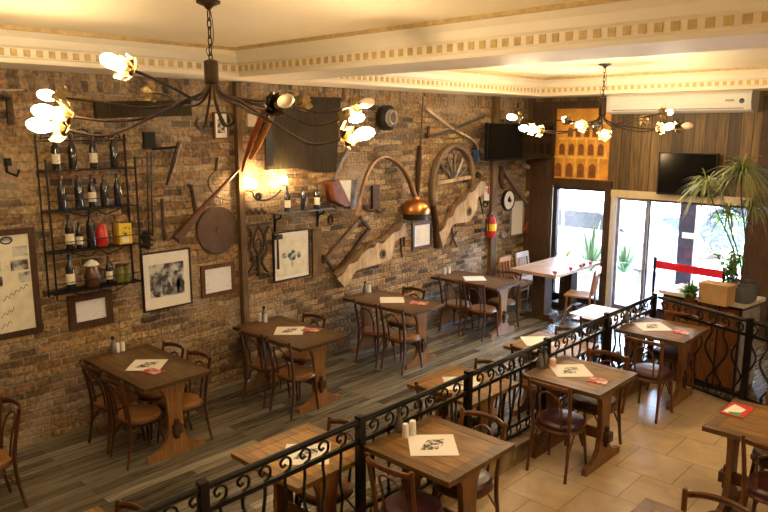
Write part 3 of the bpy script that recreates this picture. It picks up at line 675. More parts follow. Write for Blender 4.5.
def tp_(w, x0, x1, z0, z1, d):
    tr = MB(); cx = (x0 + x1) / 2; y = -d * .6 - .003
    for k in range(16):
        a = R.uniform(0, 6.3); r = R.uniform(.02, .11); tr.ball((cx + r * math.cos(a) * 1.1, y, .0 + r * math.sin(a) * .55), R.uniform(.025, .045), 7, (1, .04, .8))
    tr.b2((cx - .006, y - .001, -.14), (cx + .006, y + .001, 0)); tr.build('tree_silhouette', M['tree'], w.o)
picture('framed_photo', 'black framed print of a lone tree on white mount', 'framed picture', [(273, 234), (309.5, 227.5), (310.5, 275.5), (275, 282.5)], .014, M['frameb'], M['paper'], M['cream'], (.03, .04), extra=tp_)
picture('framed_certificate', 'small certificate in wide brown frame below the wine rack', 'framed picture', [(67, 297), (111, 289), (115, 322.5), (71, 331)], .07, M['frame'], M['scribble'])
picture('framed_certificate', 'small certificate in reddish wooden frame under the round disc', 'framed picture', [(201, 266.5), (234.5, 261.5), (236, 292), (203, 299)], .045, M['framebr'], M['scribble'])
def seal(w, x0, x1, z0, z1, d):
    o = MB().lathe([(.085, 0), (.085, .003)], 20, (0, 0, 0), Matrix.Rotation(PI / 2, 3, 'X')).build('round_seal', M['paper'], w.o); o.location = ((x0 + x1) / 2, -d * .6, (z0 + z1) / 2 + .01); o.scale = (1, 1, 1.3)
picture('framed_certificate', 'dark framed certificate with round seal below the copper still', 'framed picture', [(412.5, 224), (432, 219.5), (432.5, 246), (413, 251)], .045, M['frame'], M['scribble'], extra=seal)
picture('framed_photo', 'pale framed notice behind the near chandelier beside the slim post', 'framed picture', [(214, 112), (229, 112), (229, 139), (214, 140)], .02, M['framebr'], M['paper'], M['matprint'], (.03, .05))
picture('notice_board', 'white poster panel under the round dial near the corner', 'framed picture', [(511.5, 202), (523.5, 199.5), (523.5, 233), (511.5, 236.5)], .012, M['grey'], M['paper'])
solo('switch_box', 'small cream switch box right of the slim post top', 'switch', 251, 120, lambda w, mb: mb.b2(w.L(248, 126.5, .05), w.L(254, 114, 0)), M['header'], smooth=False)
# round disc
def disc(w, mb):
    rz = abs(w.L(217, 206, .03).z - w.L(217, 254, .03).z) / 2
    rot = Matrix.Rotation(PI / 2, 3, 'X'); mb.lathe([(rz, 0), (rz, .018), (rz * .97, .026), (.03, .022), (.028, .03), (.004, .032)], 40, (0, 0, 0), rot)
solo('round_disc', 'large round brown disc hanging left of the slim timber post', 'disc', 217, 230, disc, M['brownmetal'])
# long beam tool (tapered) crossing over the disc
def tool1(w, mb):
    pts = w.path([(176, 239), (186, 227), (193, 218), (205, 205), (222, 187), (240, 168)], .06); mb.tube(pts, [.05, .055, .04, .025, .02, .016], 8)
solo('wooden_tool', 'long dark wooden tool with thick end slanting up to the slim post', 'wooden tool', 205, 205, tool1, M['darkwood'])
w = WI('sickle', 'iron sickle with wooden handle above the round disc', 'sickle', 215, 182)
MB().tube(spline(w.path([(216, 170), (209, 178), (209, 187), (216, 196), (226, 200), (235, 199.5)], .04), 5), [.010] * 20 + [.010, .009, .008, .006, .004, .003], 6, flat=.5).build('blade', M['rust'], w.o)
MB().tube(w.path([(216, 171), (217.5, 158)], .04), .020, 8).build('handle', M['darkpost'], w.o)
# rusty bars and chains left of the disc
solo('iron_bar', 'dark iron bar leaning on the bricks between the rack and the sickle', 'iron bar', 174, 163, lambda w, mb: mb.tube(w.path([(179, 142), (174, 163), (167, 185)], .03), [.02, .026, .016], 6), M['rust'])
solo('iron_bar', 'short dark iron hook bar just left of the sickle', 'iron bar', 192, 196, lambda w, mb: mb.tube(w.path([(188, 185), (192, 186), (194, 200), (195, 212)], .03), [.02, .026, .024, .02], 6), M['rust'])
solo('iron_bar', 'thin upright iron bar above the figures photo', 'iron bar', 163, 220, lambda w, mb: mb.tube(w.path([(162, 199), (163, 220), (164.5, 240)], .03), .018, 6), M['rust'])
def chains(w, mb):
    for u in (147, 151):
        mb.tube(w.path([(u, 152), (u + .5, 180), (u + 1, 210), (u + 2, 236)], .03), .007, 5)
    mb.b2(w.L(145, 148, .04), w.L(153, 132, .0)).tube(w.path([(152, 149), (178, 147)], .03), .014, 6)
    for a in range(10): mb.tube(w.path([(142 + 2 * math.cos(a), 232 + a * 1.6), (151 + 2 * math.sin(a * 2), 233 + a * 1.7)], .03), .01, 5)
solo('hanging_chain', 'pair of thin hanging chains with iron clasp right of the wine rack', 'chain', 149, 185, chains, M['iron'])
solo('dark_plank', 'dark narrow plank fixed high on the bricks left of the near chandelier', 'plank', 150, 107, lambda w, mb: mb.bar(w.L(95, 110, .03), w.L(190, 108, .03), .06, .16), M['slab'], smooth=False)
solo('iron_bracket', 'dark iron bracket high at the left photo edge', 'bracket', 6, 112, lambda w, mb: mb.tube(w.path([(-6, 95), (9, 99), (11, 125)], .03), .03, 6), M['rust'])
solo('small_hook', 'small black hook plate on the bricks left of the wine rack', 'hook', 8, 170, lambda w, mb: mb.tube(w.path([(6, 160), (7, 172), (17, 176), (19, 170)], .03), .012, 6).b2(w.L(5, 166, .03), w.L(10, 158, 0)), M['iron'])
# red and honey boards
solo('red_oar', 'slim red varnished oar leaning beside the slim post', 'oar', 256, 140, lambda w, mb: mb.tube(w.path([(264, 110), (258, 125), (250, 145), (244, 163), (242, 172)], .14), [.05, .052, .045, .03, .012], 8, flat=.4), M['redwood'])
solo('honey_oar', 'honey coloured oar leaning right of the red one', 'oar', 263, 138, lambda w, mb: mb.tube(w.path([(272, 116), (266, 128), (258, 145), (250, 160)], .06), [.05, .06, .055, .03], 8, flat=.4), M['yellwood'])
# dark slab
def slabf(w, mb):
    P = [(270, 96), (341, 97.5), (336, 172), (318, 172), (300, 168), (268, 170)]
    a = [w.L(u, v, .07) for u, v in P]; mb.prism([(p.x, p.z) for p in a], -.07, 0, 'xz')
solo('wooden_slab', 'large dark square wooden slab behind the near chandelier', 'slab', 304, 133, slabf, M['slab'], smooth=False)
solo('iron_strap', 'narrow dark upright strap at the left side of the slab', 'iron bar', 269, 150, lambda w, mb: mb.b2(w.L(266.5, 166, .09), w.L(271.5, 128, .072)), M['iron'], smooth=False)
# sconce
w = WI('wall_sconce', 'small two bulb iron wall sconce left of the three bottles', 'wall lamp', 268, 196)
MB().tube(spline(w.path([(246, 191, .02), (252, 192, .10), (256, 199, .14), (266, 200, .16), (275, 196, .16), (281, 190, .16)], .1), 4), .009, 6).build('arm', M['iron'], w.o)
MB().lathe([(.045, 0), (.045, .02), (.02, .03)], 12, w.L(258, 196, 0.03), Matrix.Rotation(PI / 2, 3, 'X')).bar(w.L(258, 196, .03), w.L(258, 199, .15), .014, .014).build('wall_plate', M['iron'], w.o)
for (u, v) in ((253, 184), (284, 179.5)):
    p = w.L(u, v, .15); cu = MB().lathe([(.012, -.075), (.045, -.06), (.055, -.05), (.03, -.045)], 10, p).build('cup', M['leafgold'], w.o)
    MB().ball(p, .040, 10, (1, 1, 1.2)).build('bulb', M['bulb2'], cu)
MB().tube(spline(w.path([(253, 193, .15), (254, 197, .14), (257, 199, .14)], .1), 4), .009, 6).build('arm', M['iron'], w.o)
# small relief above ironwork
solo('iron_relief', 'small dark iron relief plate above the openwork iron panel', 'plaque', 256, 211, lambda w, mb: [mb.ball(w.L(247 + i * 3, 212 - (i % 2) * 2, .025), .03, 7, (1.1, .6, .8)) for i in range(7)], M['rust'])
# ornate cast iron panel
w = WI('cast_iron_panel', 'ornate openwork cast iron leg panel left of the tree print', 'ironwork', 259, 250)
mb = MB().bar(w.L(246, 226, .03), w.L(271, 223, .03), .03, .03)
for s in (0, 1):
    mb.tube(spline(w.path([((247, 269)[s], 226), ((252, 265)[s], 236), ((250, 267)[s], 250), ((254, 262)[s], 262), ((246, 271)[s], 277)], .03), 5), .016, 6)
    mb.tube(spline(w.path([(258.5, 226), ((255, 263)[s], 234), ((254, 264)[s], 246), (258.5, 256)], .03), 5), .012, 6)
mb.tube(w.path([(258.5, 256), (258.5, 276)], .03), .02, 6).tube(spline(w.path([(246, 277), (258, 272), (271, 275)], .03), 4), .014, 6).tube([w.L(258.5, 246, .03) + V(math.cos(a * .628) * .04, 0, math.sin(a * .628) * .09) for a in range(10)], .009, 5, closed=True)
mb.build('openwork', M['rust'], w.o)
# bottles
BR = [(.036, 0), (.037, .01), (.037, .19), (.030, .215), (.0155, .24), (.0145, .295), (.017, .298), (.017, .31)]
def bottle(label, p, group, s=1.0, lab=True, m='bottle', cap='caps', rz=0, tall=1.0):
    t = thing('wine_bottle', label, 'bottle', p, rz, group)
    MB().lathe([(r * s, z * s * tall) for r, z in BR], 14).build('glass', M[m], t)
    MB().lathe([(.0160 * s, .262 * s * tall), (.0182 * s, .298 * s * tall), (.0182 * s, .313 * s * tall), (.004, .314 * s * tall)], 12).build('capsule', M[cap], t)
    if lab:
        mb = MB(); n = 8; vs = []
        a0, a1 = -1.25 + .3, 1.25 + .3
        for r in (.0378, .0388):
            for i in range(n + 1):
                a = a0 + (a1 - a0) * i / n
                for z in (.055, .145): vs.append((r * s * math.cos(a), r * s * math.sin(a), z * s * tall))
        o = 2 * (n + 1)
        fs = [(2 * i, 2 * i + 1, 2 * i + 3, 2 * i + 2) for i in range(n)] + [(o + 2 * i, o + 2 * i + 2, o + 2 * i + 3, o + 2 * i + 1) for i in range(n)] + [(2 * i, 2 * i + 2, o + 2 * i + 2, o + 2 * i) for i in range(n)] + [(2 * i + 1, o + 2 * i + 1, o + 2 * i + 3, 2 * i + 3) for i in range(n)] + [(0, o, o + 1, 1), (2 * n, 2 * n + 1, o + 2 * n + 1, o + 2 * n)]
        mb.add(vs, fs); lb = mb.build('label', M['label'], t); lb.rotation_euler = (0, 0, -.75)
    return t
# wine rack
w = WI('wine_rack', 'black wrought iron wall rack with four shelves of bottles', 'rack', 90, 220)
DD = .20
zs = [wpt(90, 168.5, .12).z, wpt(90, 207.5, .12).z, wpt(95, 247, .12).z, wpt(90, 287, .12).z]
y0, y1 = wpt(46, 210, .12).y, wpt(134, 210, .12).y
X0, X1 = y0 - w.O.y, y1 - w.O.y
for z in zs:
    zz = z - w.O.z; sh = MB()
    for d in (.02, .07, .12, .17, DD): sh.bar((X0, -d, zz - .006), (X1, -d, zz - .006), .010, .010)
    sh.bar((X0, -.02, zz - .012), (X0, -DD, zz - .012), .012, .012).bar((X1, -.02, zz - .012), (X1, -DD, zz - .012), .012, .012)
    sh.build('shelf', M['iron'], w.o, False)
zt_, zb_ = zs[0] - w.O.z + .32, zs[3] - w.O.z - .06
fm = MB()
for x in (X0, X1):
    for d in (.012, DD): fm.bar((x, -d, zb_), (x, -d, zt_ - (.22 if d > .1 else 0)), .014, .014)
for z in zs[1:]: fm.bar((X0, -DD, z - w.O.z + .09), (X1, -DD, z - w.O.z + .09), .007, .007)
fm.build('frame', M['iron'], w.o, False)
cr = MB().bar((X0, -.015, zt_ - .06), (X1, -.015, zt_ - .06), .012, .012)
for i in range(5):
    cx = X0 + (X1 - X0) * (.12 + .19 * i); rr = .06 + (.03 if i == 2 else 0)
    cr.tube([(cx + rr * math.cos(a * .52), -.015, zt_ - .05 + abs(rr * 1.1 * math.sin(a * .52)) * (1 if a <= 6 else .3)) for a in range(12)], .007, 5, closed=True)
cr.build('scroll_crest', M['iron'], w.o)
for z in zs[1:]:
    xm = (X0 + X1) / 2; zz = z - w.O.z
    MB().tube(spline([(xm - .26, -DD, zz - .015), (xm - .10, -DD, zz - .065), (xm, -DD, zz - .02), (xm + .10, -DD, zz - .065), (xm + .26, -DD, zz - .015)], 5), .006, 5).build('scroll_brace', M['iron'], w.o)
GR = 'bottles on the wine rack'
def rackpos(u, k, d=.11):
    p = wpt(u, 220, d); q = on(u, 200, 0, WX + d)
    return V(WX + d, 0, zs[k]) + V(0, on(u, {0: 165, 1: 205, 2: 245, 3: 282}[k], 0, WX + d).y, 0)
bottle('wine bottle with white label, leftmost on the top rack shelf', rackpos(56.5, 0), GR)
bottle('plain dark wine bottle, second from left on the top rack shelf', rackpos(73, 0), GR, lab=False, cap='capsk')
bottle('wine bottle with white label, third on the top rack shelf', rackpos(94, 0), GR)
bottle('plain dark wine bottle, rightmost on the top rack shelf', rackpos(114.5, 0), GR, lab=False, cap='capsk', tall=1.08)
bottle('red capped wine bottle without label, leftmost on the second rack shelf', rackpos(62.5, 1), GR, lab=False, m='bottleb')
bottle('unlabelled wine bottle, second from left on the second rack shelf', rackpos(79.5, 1), GR, lab=False, m='bottleb')
bottle('wine bottle with white label, middle of the second rack shelf', rackpos(93, 1), GR)
bottle('unlabelled wine bottle, fourth from left on the second rack shelf', rackpos(105, 1), GR, lab=False)
bottle('unlabelled wine bottle, rightmost on the second rack shelf', rackpos(118.5, 1), GR, lab=False, cap='capsk', m='bottleb')
bottle('wine bottle with cream label, leftmost on the third rack shelf', rackpos(70.5, 2), GR, s=1.08, cap='capsk')
bottle('small bottle with pale label next to the leftmost one, third rack shelf', rackpos(80, 2), GR, s=.82, cap='capsk')
bottle('tall plain black bottle left of the red pot on the rack', rackpos(92, 2), GR, s=1.15, lab=False, cap='capsk')
bottle('amber bottle with red cap behind the yellow tin', rackpos(116.5, 2, .07), GR, s=.92, lab=False, m='amber')
bottle('wine bottle with cream label, leftmost on the bottom rack shelf', rackpos(71, 3), GR, s=1.1, cap='capsk')
bottle('small bottle with yellowish label on the bottom rack shelf', rackpos(110, 3), GR, s=.88, cap='caps')
one('red_pot', MB().lathe([(.045, 0), (.062, .03), (.06, .1), (.05, .17), (.03, .2), (.012, .215)], 16), M['red'], 'red round-shouldered canister on the third rack shelf', 'canister', loc=rackpos(102.5, 2))
yt = thing('yellow_tin', 'bright yellow printed tin at the right end of the third rack shelf', 'tin', rackpos(125, 2, .13), PI / 2)
MB().b2((-.065, -.03, 0), (.065, .03, .20)).build('body', M['yellow'], yt, False)
MB().b2((-.045, -.0315, .09), (.045, -.03, .17)).build('printed_panel', print_mat('tin_print', (.78, .6, .06), (.10, .05, .02), 26, .42, .5), yt, False)
MB().b2((-.04, -.0315, .015), (.035, -.03, .07)).build('pale_patch', M['paper'], yt, False)
jg = thing('jug', 'brown glazed jug with pale cloth top on the bottom rack shelf', 'jug', rackpos(93, 3))
MB().lathe([(.05, 0), (.075, .04), (.08, .1), (.06, .16), (.045, .19), (.05, .205)], 16).build('body', M['jug'], jg)
MB().lathe([(.055, .2), (.07, .215), (.05, .24), (.015, .262)], 12).build('cloth_cover', M['paper'], jg)
MB().tube(spline([(0, .06, .17), (0, .12, .15), (0, .12, .08), (0, .075, .05)], 4), .010, 6).build('handle', M['jug'], jg)
for u, lb in ((120.5, 'olive green jar on the bottom rack shelf, left of two'), (127.5, 'olive green jar on the bottom rack shelf, at its right end')):
    j = thing('glass_jar', lb, 'jar', rackpos(u, 3), 0, 'jars on the rack'); MB().lathe([(.04, 0), (.045, .02), (.045, .12), (.035, .15), (.035, .16)], 14).build('glass', M['olive'], j); MB().lathe([(.038, .16), (.038, .18), (.005, .182)], 14).build('lid', M['brownmetal'], j)
# bracket shelf with three bottles
w = WI('bracket_shelf', 'thin iron bracket shelf carrying three bottles above the tree print', 'shelf', 300, 214)
a, b = w.L(276, 214.5, .10), w.L(331, 206.5, .10); zsh = (a.z + b.z) / 2
MB().b2((a.x, -.16, zsh - .015), (b.x, 0, zsh)).build('board', M['greymetal'], w.o, False)
for u, v in ((279, 215), (322, 210)):
    p = w.L(u, v, .1); MB().tube(spline([(p.x, -.14, zsh - .015), (p.x, -.12, zsh - .06), (p.x, -.04, zsh - .09), (p.x, -.012, zsh - .22)], 4), .012, 6).tube([(p.x, -.012, zsh - .02), (p.x, -.012, zsh - .24)], .012, 6).build('bracket', M['iron'], w.o)
for u, v, l, lab in ((287.5, 211, 'dark bottle with white label, left of three on the bracket shelf', True), (303.5, 209, 'plain blue black bottle, middle of three on the bracket shelf', False), (317, 207.5, 'dark bottle with white label, right of three on the bracket shelf', True)):
    p = wpt(u, v, .08); bottle(l, V(WX + .08, p.y, w.O.z + zsh), 'bottles on the bracket shelf', s=.92 if not lab else 1.0, lab=lab, m='bottleb', cap='capsk')
solo('thermometer', 'thin hanging hook rod in front of the tree print frame', 'hook', 278, 250, lambda w, mb: mb.tube(w.path([(277.5, 234), (278, 250), (278.5, 269)], .05), [.01, .012, .016], 6).b2(w.L(276, 240, .06), w.L(279.5, 234, .0)), M['rust'])
solo('upright_plank', 'short dark upright plank right of the tree print', 'plank', 317, 252, lambda w, mb: mb.b2(w.L(313.5, 277, .03), w.L(320, 228, 0)), M['post'], smooth=False)
solo('iron_ring', 'small dark iron ring on the bricks right of the bracket shelf', 'ring', 330, 219.5, lambda w, mb: mb.tube([V(.035 * math.cos(a * .5236), -.016, .06 * math.sin(a * .5236)) for a in range(12)], .015, 6, closed=True), M['rust'])
# bellows / box
w = WI('bellows', 'brown leather bellows with pale wedge hanging left of the arched copper pipe', 'bellows', 345, 193)
MB().prism([(p.x, p.z) for p in w.path([(331, 182), (338, 180), (349, 205), (346, 207), (334, 201)], .14)], -.16, -.005, 'xz').build('leather', M['leather'], w.o, False)
MB().prism([(p.x, p.z) for p in w.path([(339, 181), (350.5, 180), (349.5, 203)], .12)], -.13, -.005, 'xz').build('pale_wedge', M['cream'], w.o, False)
MB().prism([(p.x, p.z) for p in w.path([(351, 180), (358, 179), (357, 207), (350.5, 209)], .12)], -.11, -.005, 'xz').build('board', M['greymetal'], w.o, False)
solo('iron_rod', 'dark slanting iron rod above the leather bellows', 'iron bar', 342, 162, lambda w, mb: mb.tube(w.path([(349, 148), (342, 160), (336, 174), (334, 182)], .06), [.026, .03, .022, .018], 7), M['greymetal'])
# copper still with swan neck
w = WI('copper_still', 'copper still pot with long arched pipe', 'still', 416, 205)
P = w.path([(356, 216), (359, 205), (362, 190), (367, 174), (374, 162), (383, 157), (392, 159), (402, 168), (409, 180), (414, 194), (416, 200)], .17)
MB().tube(spline(P, 4), [.022 + .022 * (i / 40) for i in range(41)], 10).build('swan_neck', M['copperpipe'], w.o)
c = w.L(416, 209, .20); rr = .205
MB().lathe([(rr * .97, -.06), (rr, -.02), (rr * .97, .05), (rr * .75, .11), (rr * .4, .135), (.06, .145), (.05, .17)], 24, c).build('pot', M['copper'], w.o)
MB().lathe([(rr * .5, -.17), (rr * .9, -.145), (rr * .96, -.06)], 24, c).build('dark_base', M['pewter'], w.o)
# hammer-like T tool
solo('iron_tool', 'dark forked iron tool inside the copper arch', 'iron tool', 375, 198, lambda w, mb: mb.b2(w.L(373, 211, .04), w.L(377.5, 185, 0)).tube(spline(w.path([(365, 207), (369, 211), (375, 209), (380, 212), (385, 209)], .03), 4), .018, 6), M['rust'])
# bow saw
w = WI('frame_saw', 'wooden frame saw hung diagonally between the planks and yoke', 'saw', 345, 245)
MB().bar(w.L(362, 217, .04), w.L(323, 262, .04), .045, .05).build('side_beam', M['oldwood'], w.o, False)
MB().bar(w.L(370, 228, .04), w.L(335, 274, .04), .035, .045).build('side_beam', M['darkpost'], w.o, False)
MB().bar(w.L(323, 256, .06), w.L(337, 274, .06), .035, .035).build('handle', M['darkpost'], w.o, False)
MB().bar(w.L(360, 218, .06), w.L(370, 229, .06), .035, .035).build('handle', M['darkpost'], w.o, False)
# yokes
def yoke(name, label, up, lo, hole, dk):
    w = WI(name, label, 'yoke', *hole); a = w.path(up, .06); b = w.path(lo, .06)
    A = spline(a, 4); B = spline(b, 4); n = min(len(A), len(B))
    mb = MB(); vs = []
    for i in range(n):
        for p, d in ((A[i], .10), (B[i], .10), (B[i], .0), (A[i], .0)): vs.append((p.x, -d, p.z))
    fs = []
    for i in range(n - 1):
        for j in range(4): fs.append((i * 4 + j, i * 4 + (j + 1) % 4, i * 4 + 4 + (j + 1) % 4, i * 4 + 4 + j))
    fs += [(0, 1, 2, 3), tuple((n - 1) * 4 + j for j in range(4))]
    mb.add(vs, fs); mb.build('beam', M[dk], w.o)
    MB().tube([Vector(p) + V(0, -.02, .01 + .012 * math.sin(i * 1.7)) for i, p in enumerate(A)], [.042 + .016 * math.sin(i * 1.1) for i in range(len(A))], 8).build('dark_edge', M['post'], w.o)  # darker wavy strip along the beam's upper edge
    MB().tube([V(.05 * math.cos(a * .5236), -.10, .06 * math.sin(a * .5236)) for a in range(12)], .016, 6, closed=True).build('hole_rim', M['oldwood'], w.o)
    MB().lathe([(.048, 0), (.048, .102)], 14, (0, 0, 0), Matrix.Rotation(PI / 2, 3, 'X')).build('hole', M['iron'], w.o)
    return w
yoke('ox_yoke', 'pale wavy wooden yoke beam with a hole below the copper still', [(334, 277), (345, 266), (357, 255), (368, 246), (376, 242), (384, 238), (394, 229), (403, 222)], [(343, 287), (349, 279), (355, 270), (372, 265), (388, 259), (392, 248), (394, 240), (406, 235)], (377.5, 253), 'palewood')
yoke('ox_yoke', 'pale wavy wooden yoke beam with a hole below the spoked wheel', [(437, 231), (445, 220), (451, 211), (459, 201), (467, 193), (475, 184), (481, 179)], [(441, 248), (446, 236), (452, 224), (467, 221), (475, 208), (476, 198), (486, 191)], (464, 211), 'palewood')
# iron hinge pieces on the wall
solo('curled_ironwork', 'small curled wrought iron piece above the table by the notched yoke', 'ironwork', 399, 240, lambda w, mb: mb.tube(spline(w.path([(393, 236), (396, 233.5), (400, 236), (401, 246), (402, 257)], .03), 4), .014, 6).tube(w.path([(404, 226), (404, 246)], .03), .018, 6), M['rust'])
# hub
w = WI('wheel_hub', 'round dark wheel hub with pale ring high on the wall', 'wheel hub', 388, 118)
o = MB().lathe([(.17, 0), (.17, .10), (.12, .14), (.05, .14)], 20, w.L(384, 118, 0.0), Matrix.Rotation(PI / 2, 3, 'X')).build('drum', M['pewter'], w.o)
c = w.L(393, 117.5, .14)
MB().tube([c + V(.075 * math.cos(a * .4), 0, .085 * math.sin(a * .4)) for a in range(16)], .016, 6, closed=True).build('ring', M['palewood'], w.o)
MB().lathe([(.06, 0), (.06, .03)], 16, c + V(0, .02, 0), Matrix.Rotation(PI / 2, 3, 'X')).build('socket', M['iron'], w.o)
# long rod and sheath
w = WI('long_rod', 'long upright iron rod with dark sheath beside the spoked wheel', 'rod', 421, 140)
MB().tube(w.path([(423, 97), (421, 140), (420, 152)], .05), .012, 6).build('rod', M['rust'], w.o)
MB().tube(w.path([(420, 146), (418.5, 170), (417.5, 196)], .05), [.04, .05, .035], 8, flat=.6).build('sheath', M['darkpost'], w.o)
# scythe
w = WI('scythe', 'scythe with dark curved blade crossed by a pale wooden handle', 'scythe', 452, 125)
MB().tube(spline(w.path([(425.5, 108), (440, 119), (455, 130), (470, 138), (477, 145), (478, 150)], .08), 4), .017, 7).build('handle', M['palewood'], w.o)
MB().tube(spline(w.path([(428, 135), (440, 134), (455, 129), (470, 122), (483, 117)], .045), 4), [.05 + .02 * math.sin(i / 16 * 3) for i in range(17)], 8, flat=.3).build('blade', M['greymetal'], w.o)
MB().tube(w.path([(429, 126), (428, 138)], .05), .022, 6).build('tang', M['rust'], w.o)
solo('enamel_mug', 'dark blue enamel mug hanging below the scythe handle', 'mug', 475, 156, lambda w, mb: mb.lathe([(.055, -.09), (.062, -.08), (.065, .08), (.058, .08), (.055, -.07)], 16, w.L(475, 156, .09)).tube(spline([w.L(475, 156, .09) + V(.06, 0, .05), w.L(475, 156, .09) + V(.11, 0, .03), w.L(475, 156, .09) + V(.11, 0, -.03), w.L(475, 156, .09) + V(.06, 0, -.05)], 4), .01, 5).b2(w.L(473, 150, .03), w.L(477, 148, 0)), M['blue'])
# arched wheel segment
w = WI('spoked_wheel', 'arched wooden wheel rim with spokes, one long leg down the wall', 'wheel', 452, 170)
rim = spline(w.path([(433, 205), (432, 190), (434, 172), (441, 156), (451, 147), (461, 148), (469, 158), (472, 172), (471, 186)], .05), 4)
MB().tube(rim, .062, 8, flat=.7).build('rim', M['oldwood'], w.o)
MB().tube(w.path([(433, 203), (436, 225), (437, 248)], .045), [.055, .06, .055], 8, flat=.7).build('leg', M['darkpost'], w.o)
MB().bar(w.L(437, 183, .04), w.L(471, 177, .04), .05, .05).build('hub_bar', M['palewood'], w.o, False)
for (u, v) in ((441, 165), (447, 157), (455, 154), (463, 159), (467, 168)):
    MB().tube(w.path([(454, 181), (u, v)], .04), .018, 6).build('spoke', M['greymetal'], w.o)
# pincers near second yoke
solo('tongs', 'small pair of iron tongs under the pale yoke by the spoked wheel', 'tongs', 453, 240, lambda w, mb: mb.tube(w.path([(451, 226), (454, 240), (457, 247)], .03), .014, 6).tube(w.path([(457, 231), (452, 240), (450, 246)], .03), .014, 6), M['rust'])
solo('iron_boss', 'small dark round iron boss on the wall above the second yoke', 'ironwork', 477, 175, lambda w, mb: mb.lathe([(.05, 0), (.05, .05), (.02, .07)], 12, (0, 0, 0), Matrix.Rotation(PI / 2, 3, 'X')), M['rust'])
solo('stirrup', 'iron stirrup hanging left of the fire extinguisher', 'stirrup', 482, 203, lambda w, mb: mb.tube(spline(w.path([(479, 194), (481, 204), (483, 214)], .03), 3), .012, 6).tube([w.L(485.5, 204, .03) + V(.07 * math.cos(a * .5236), 0, .05 * math.sin(a * .5236)) for a in range(12)], .012, 6, closed=True), M['iron'])
# fire extinguisher and its sign
PY = wpt(492, 270, .05).y
ex = thing('fire_extinguisher', 'red fire extinguisher with yellow label on the timber post', 'fire extinguisher', (WX + .07, on(491.5, 222, 0, WX + .15).y, on(491.5, 237, 0, WX + .15).z))
MB().lathe([(.06, 0), (.075, .02), (.078, .05), (.078, .27), (.06, .32), (.03, .345)], 16, (.08, 0, 0)).build('cylinder', M['red'], ex)
MB().lathe([(.079, .11), (.081, .115), (.081, .22), (.079, .225)], 16, (.08, 0, 0)).build('yellow_label', M['yellow'], ex)
MB().lathe([(.025, .345), (.025, .38)], 10, (.08, 0, 0)).b2((.06, -.06, .385), (.10, .05, .40)).b2((.07, -.06, .36), (.09, .0, .37)).build('valve', M['black'], ex, False)
MB().tube(spline([(.08, -.02, .36), (.10, -.10, .34), (.10, -.11, .22), (.09, -.09, .12)], 4), .011, 6).build('hose', M['black'], ex)
MB().b2((0, -.05, .05), (.012, .05, .30)).build('bracket', M['iron'], ex, False)
sg = WI('extinguisher_sign', 'small white safety sign with red mark above the stirrup', 'sign', 486, 194)
q0, q1 = sg.L(484.5, 201, .01), sg.L(490.5, 186, .01); MB().b2((q0.x, -.008, q0.z), (q1.x, 0, q1.z)).build('board', M['paper'], sg.o, False)
xm, zm = (q0.x + q1.x) / 2, (q0.z + q1.z) / 2 + .04
MB().b2((xm + .0, -.010, zm - .05), (xm + .05, -.008, zm + .06)).b2((xm + .015, -.010, zm + .06), (xm + .035, -.008, zm + .085)).build('pictogram', M['red'], sg.o, False)
# dial clock
w = WI('wall_dial', 'round white dial with black pointer in the corner', 'clock', 507, 200)
rz = abs(w.L(507, 190, .05).z - w.L(507, 211, .05).z) / 2
rot = Matrix.Rotation(PI / 2, 3, 'X')
MB().lathe([(rz, 0), (rz, .05), (rz * .9, .055), (rz * .85, .04)], 28, (0, 0, 0), rot).build('rim', M['frameb'], w.o)
MB().lathe([(rz * .86, 0), (rz * .86, .042)], 28, (0, 0, 0), rot).build('face', M['paper'], w.o)
MB().prism([(-.02, -.03), (.05, -.045), (.075, .0), (.03, .03), (.02, .07), (-.02, .05), (-.05, .0)], -.048, -.042, 'xz').build('pointer', M['black'], w.o, False)
solo('wall_bell', 'small grey round bell below the round dial', 'bell', 502, 234.5, lambda w, mb: mb.lathe([(.07, 0), (.07, .03), (.04, .045), (.02, .03)], 14, (0, 0, 0), Matrix.Rotation(PI / 2, 3, 'X')), M['grey'])
# twisted branch tools and red plank in the corner
w = WI('wooden_harness', 'twisted grey wooden harness pieces under the hanging television', 'harness', 522, 180)
MB().tube(spline(w.path([(503, 168), (507, 174), (513, 184), (521, 195), (527, 203)], .06), 4), .035, 7).build('branch', M['oldwood'], w.o)
MB().tube(spline(w.path([(524, 165), (533, 170), (537, 180), (531, 189), (525, 197)], .05), 4), .040, 7).build('branch', M['palewood'], w.o)
MB().tube(spline(w.path([(535, 176), (538, 186), (537, 196)], .07), 4), .04, 7).build('branch', M['palewood'], w.o)
MB().tube(spline(w.path([(503, 168), (501, 178), (504, 188)], .05), 4), .045, 7).build('hoop', M['darkpost'], w.o)
solo('red_plank', 'dark reddish plank slanting in the corner beside the white poster', 'plank', 534, 212, lambda w, mb: mb.bar(w.L(543, 193, .08), w.L(525, 232, .08), .06, .11), M['redwood'], smooth=False)
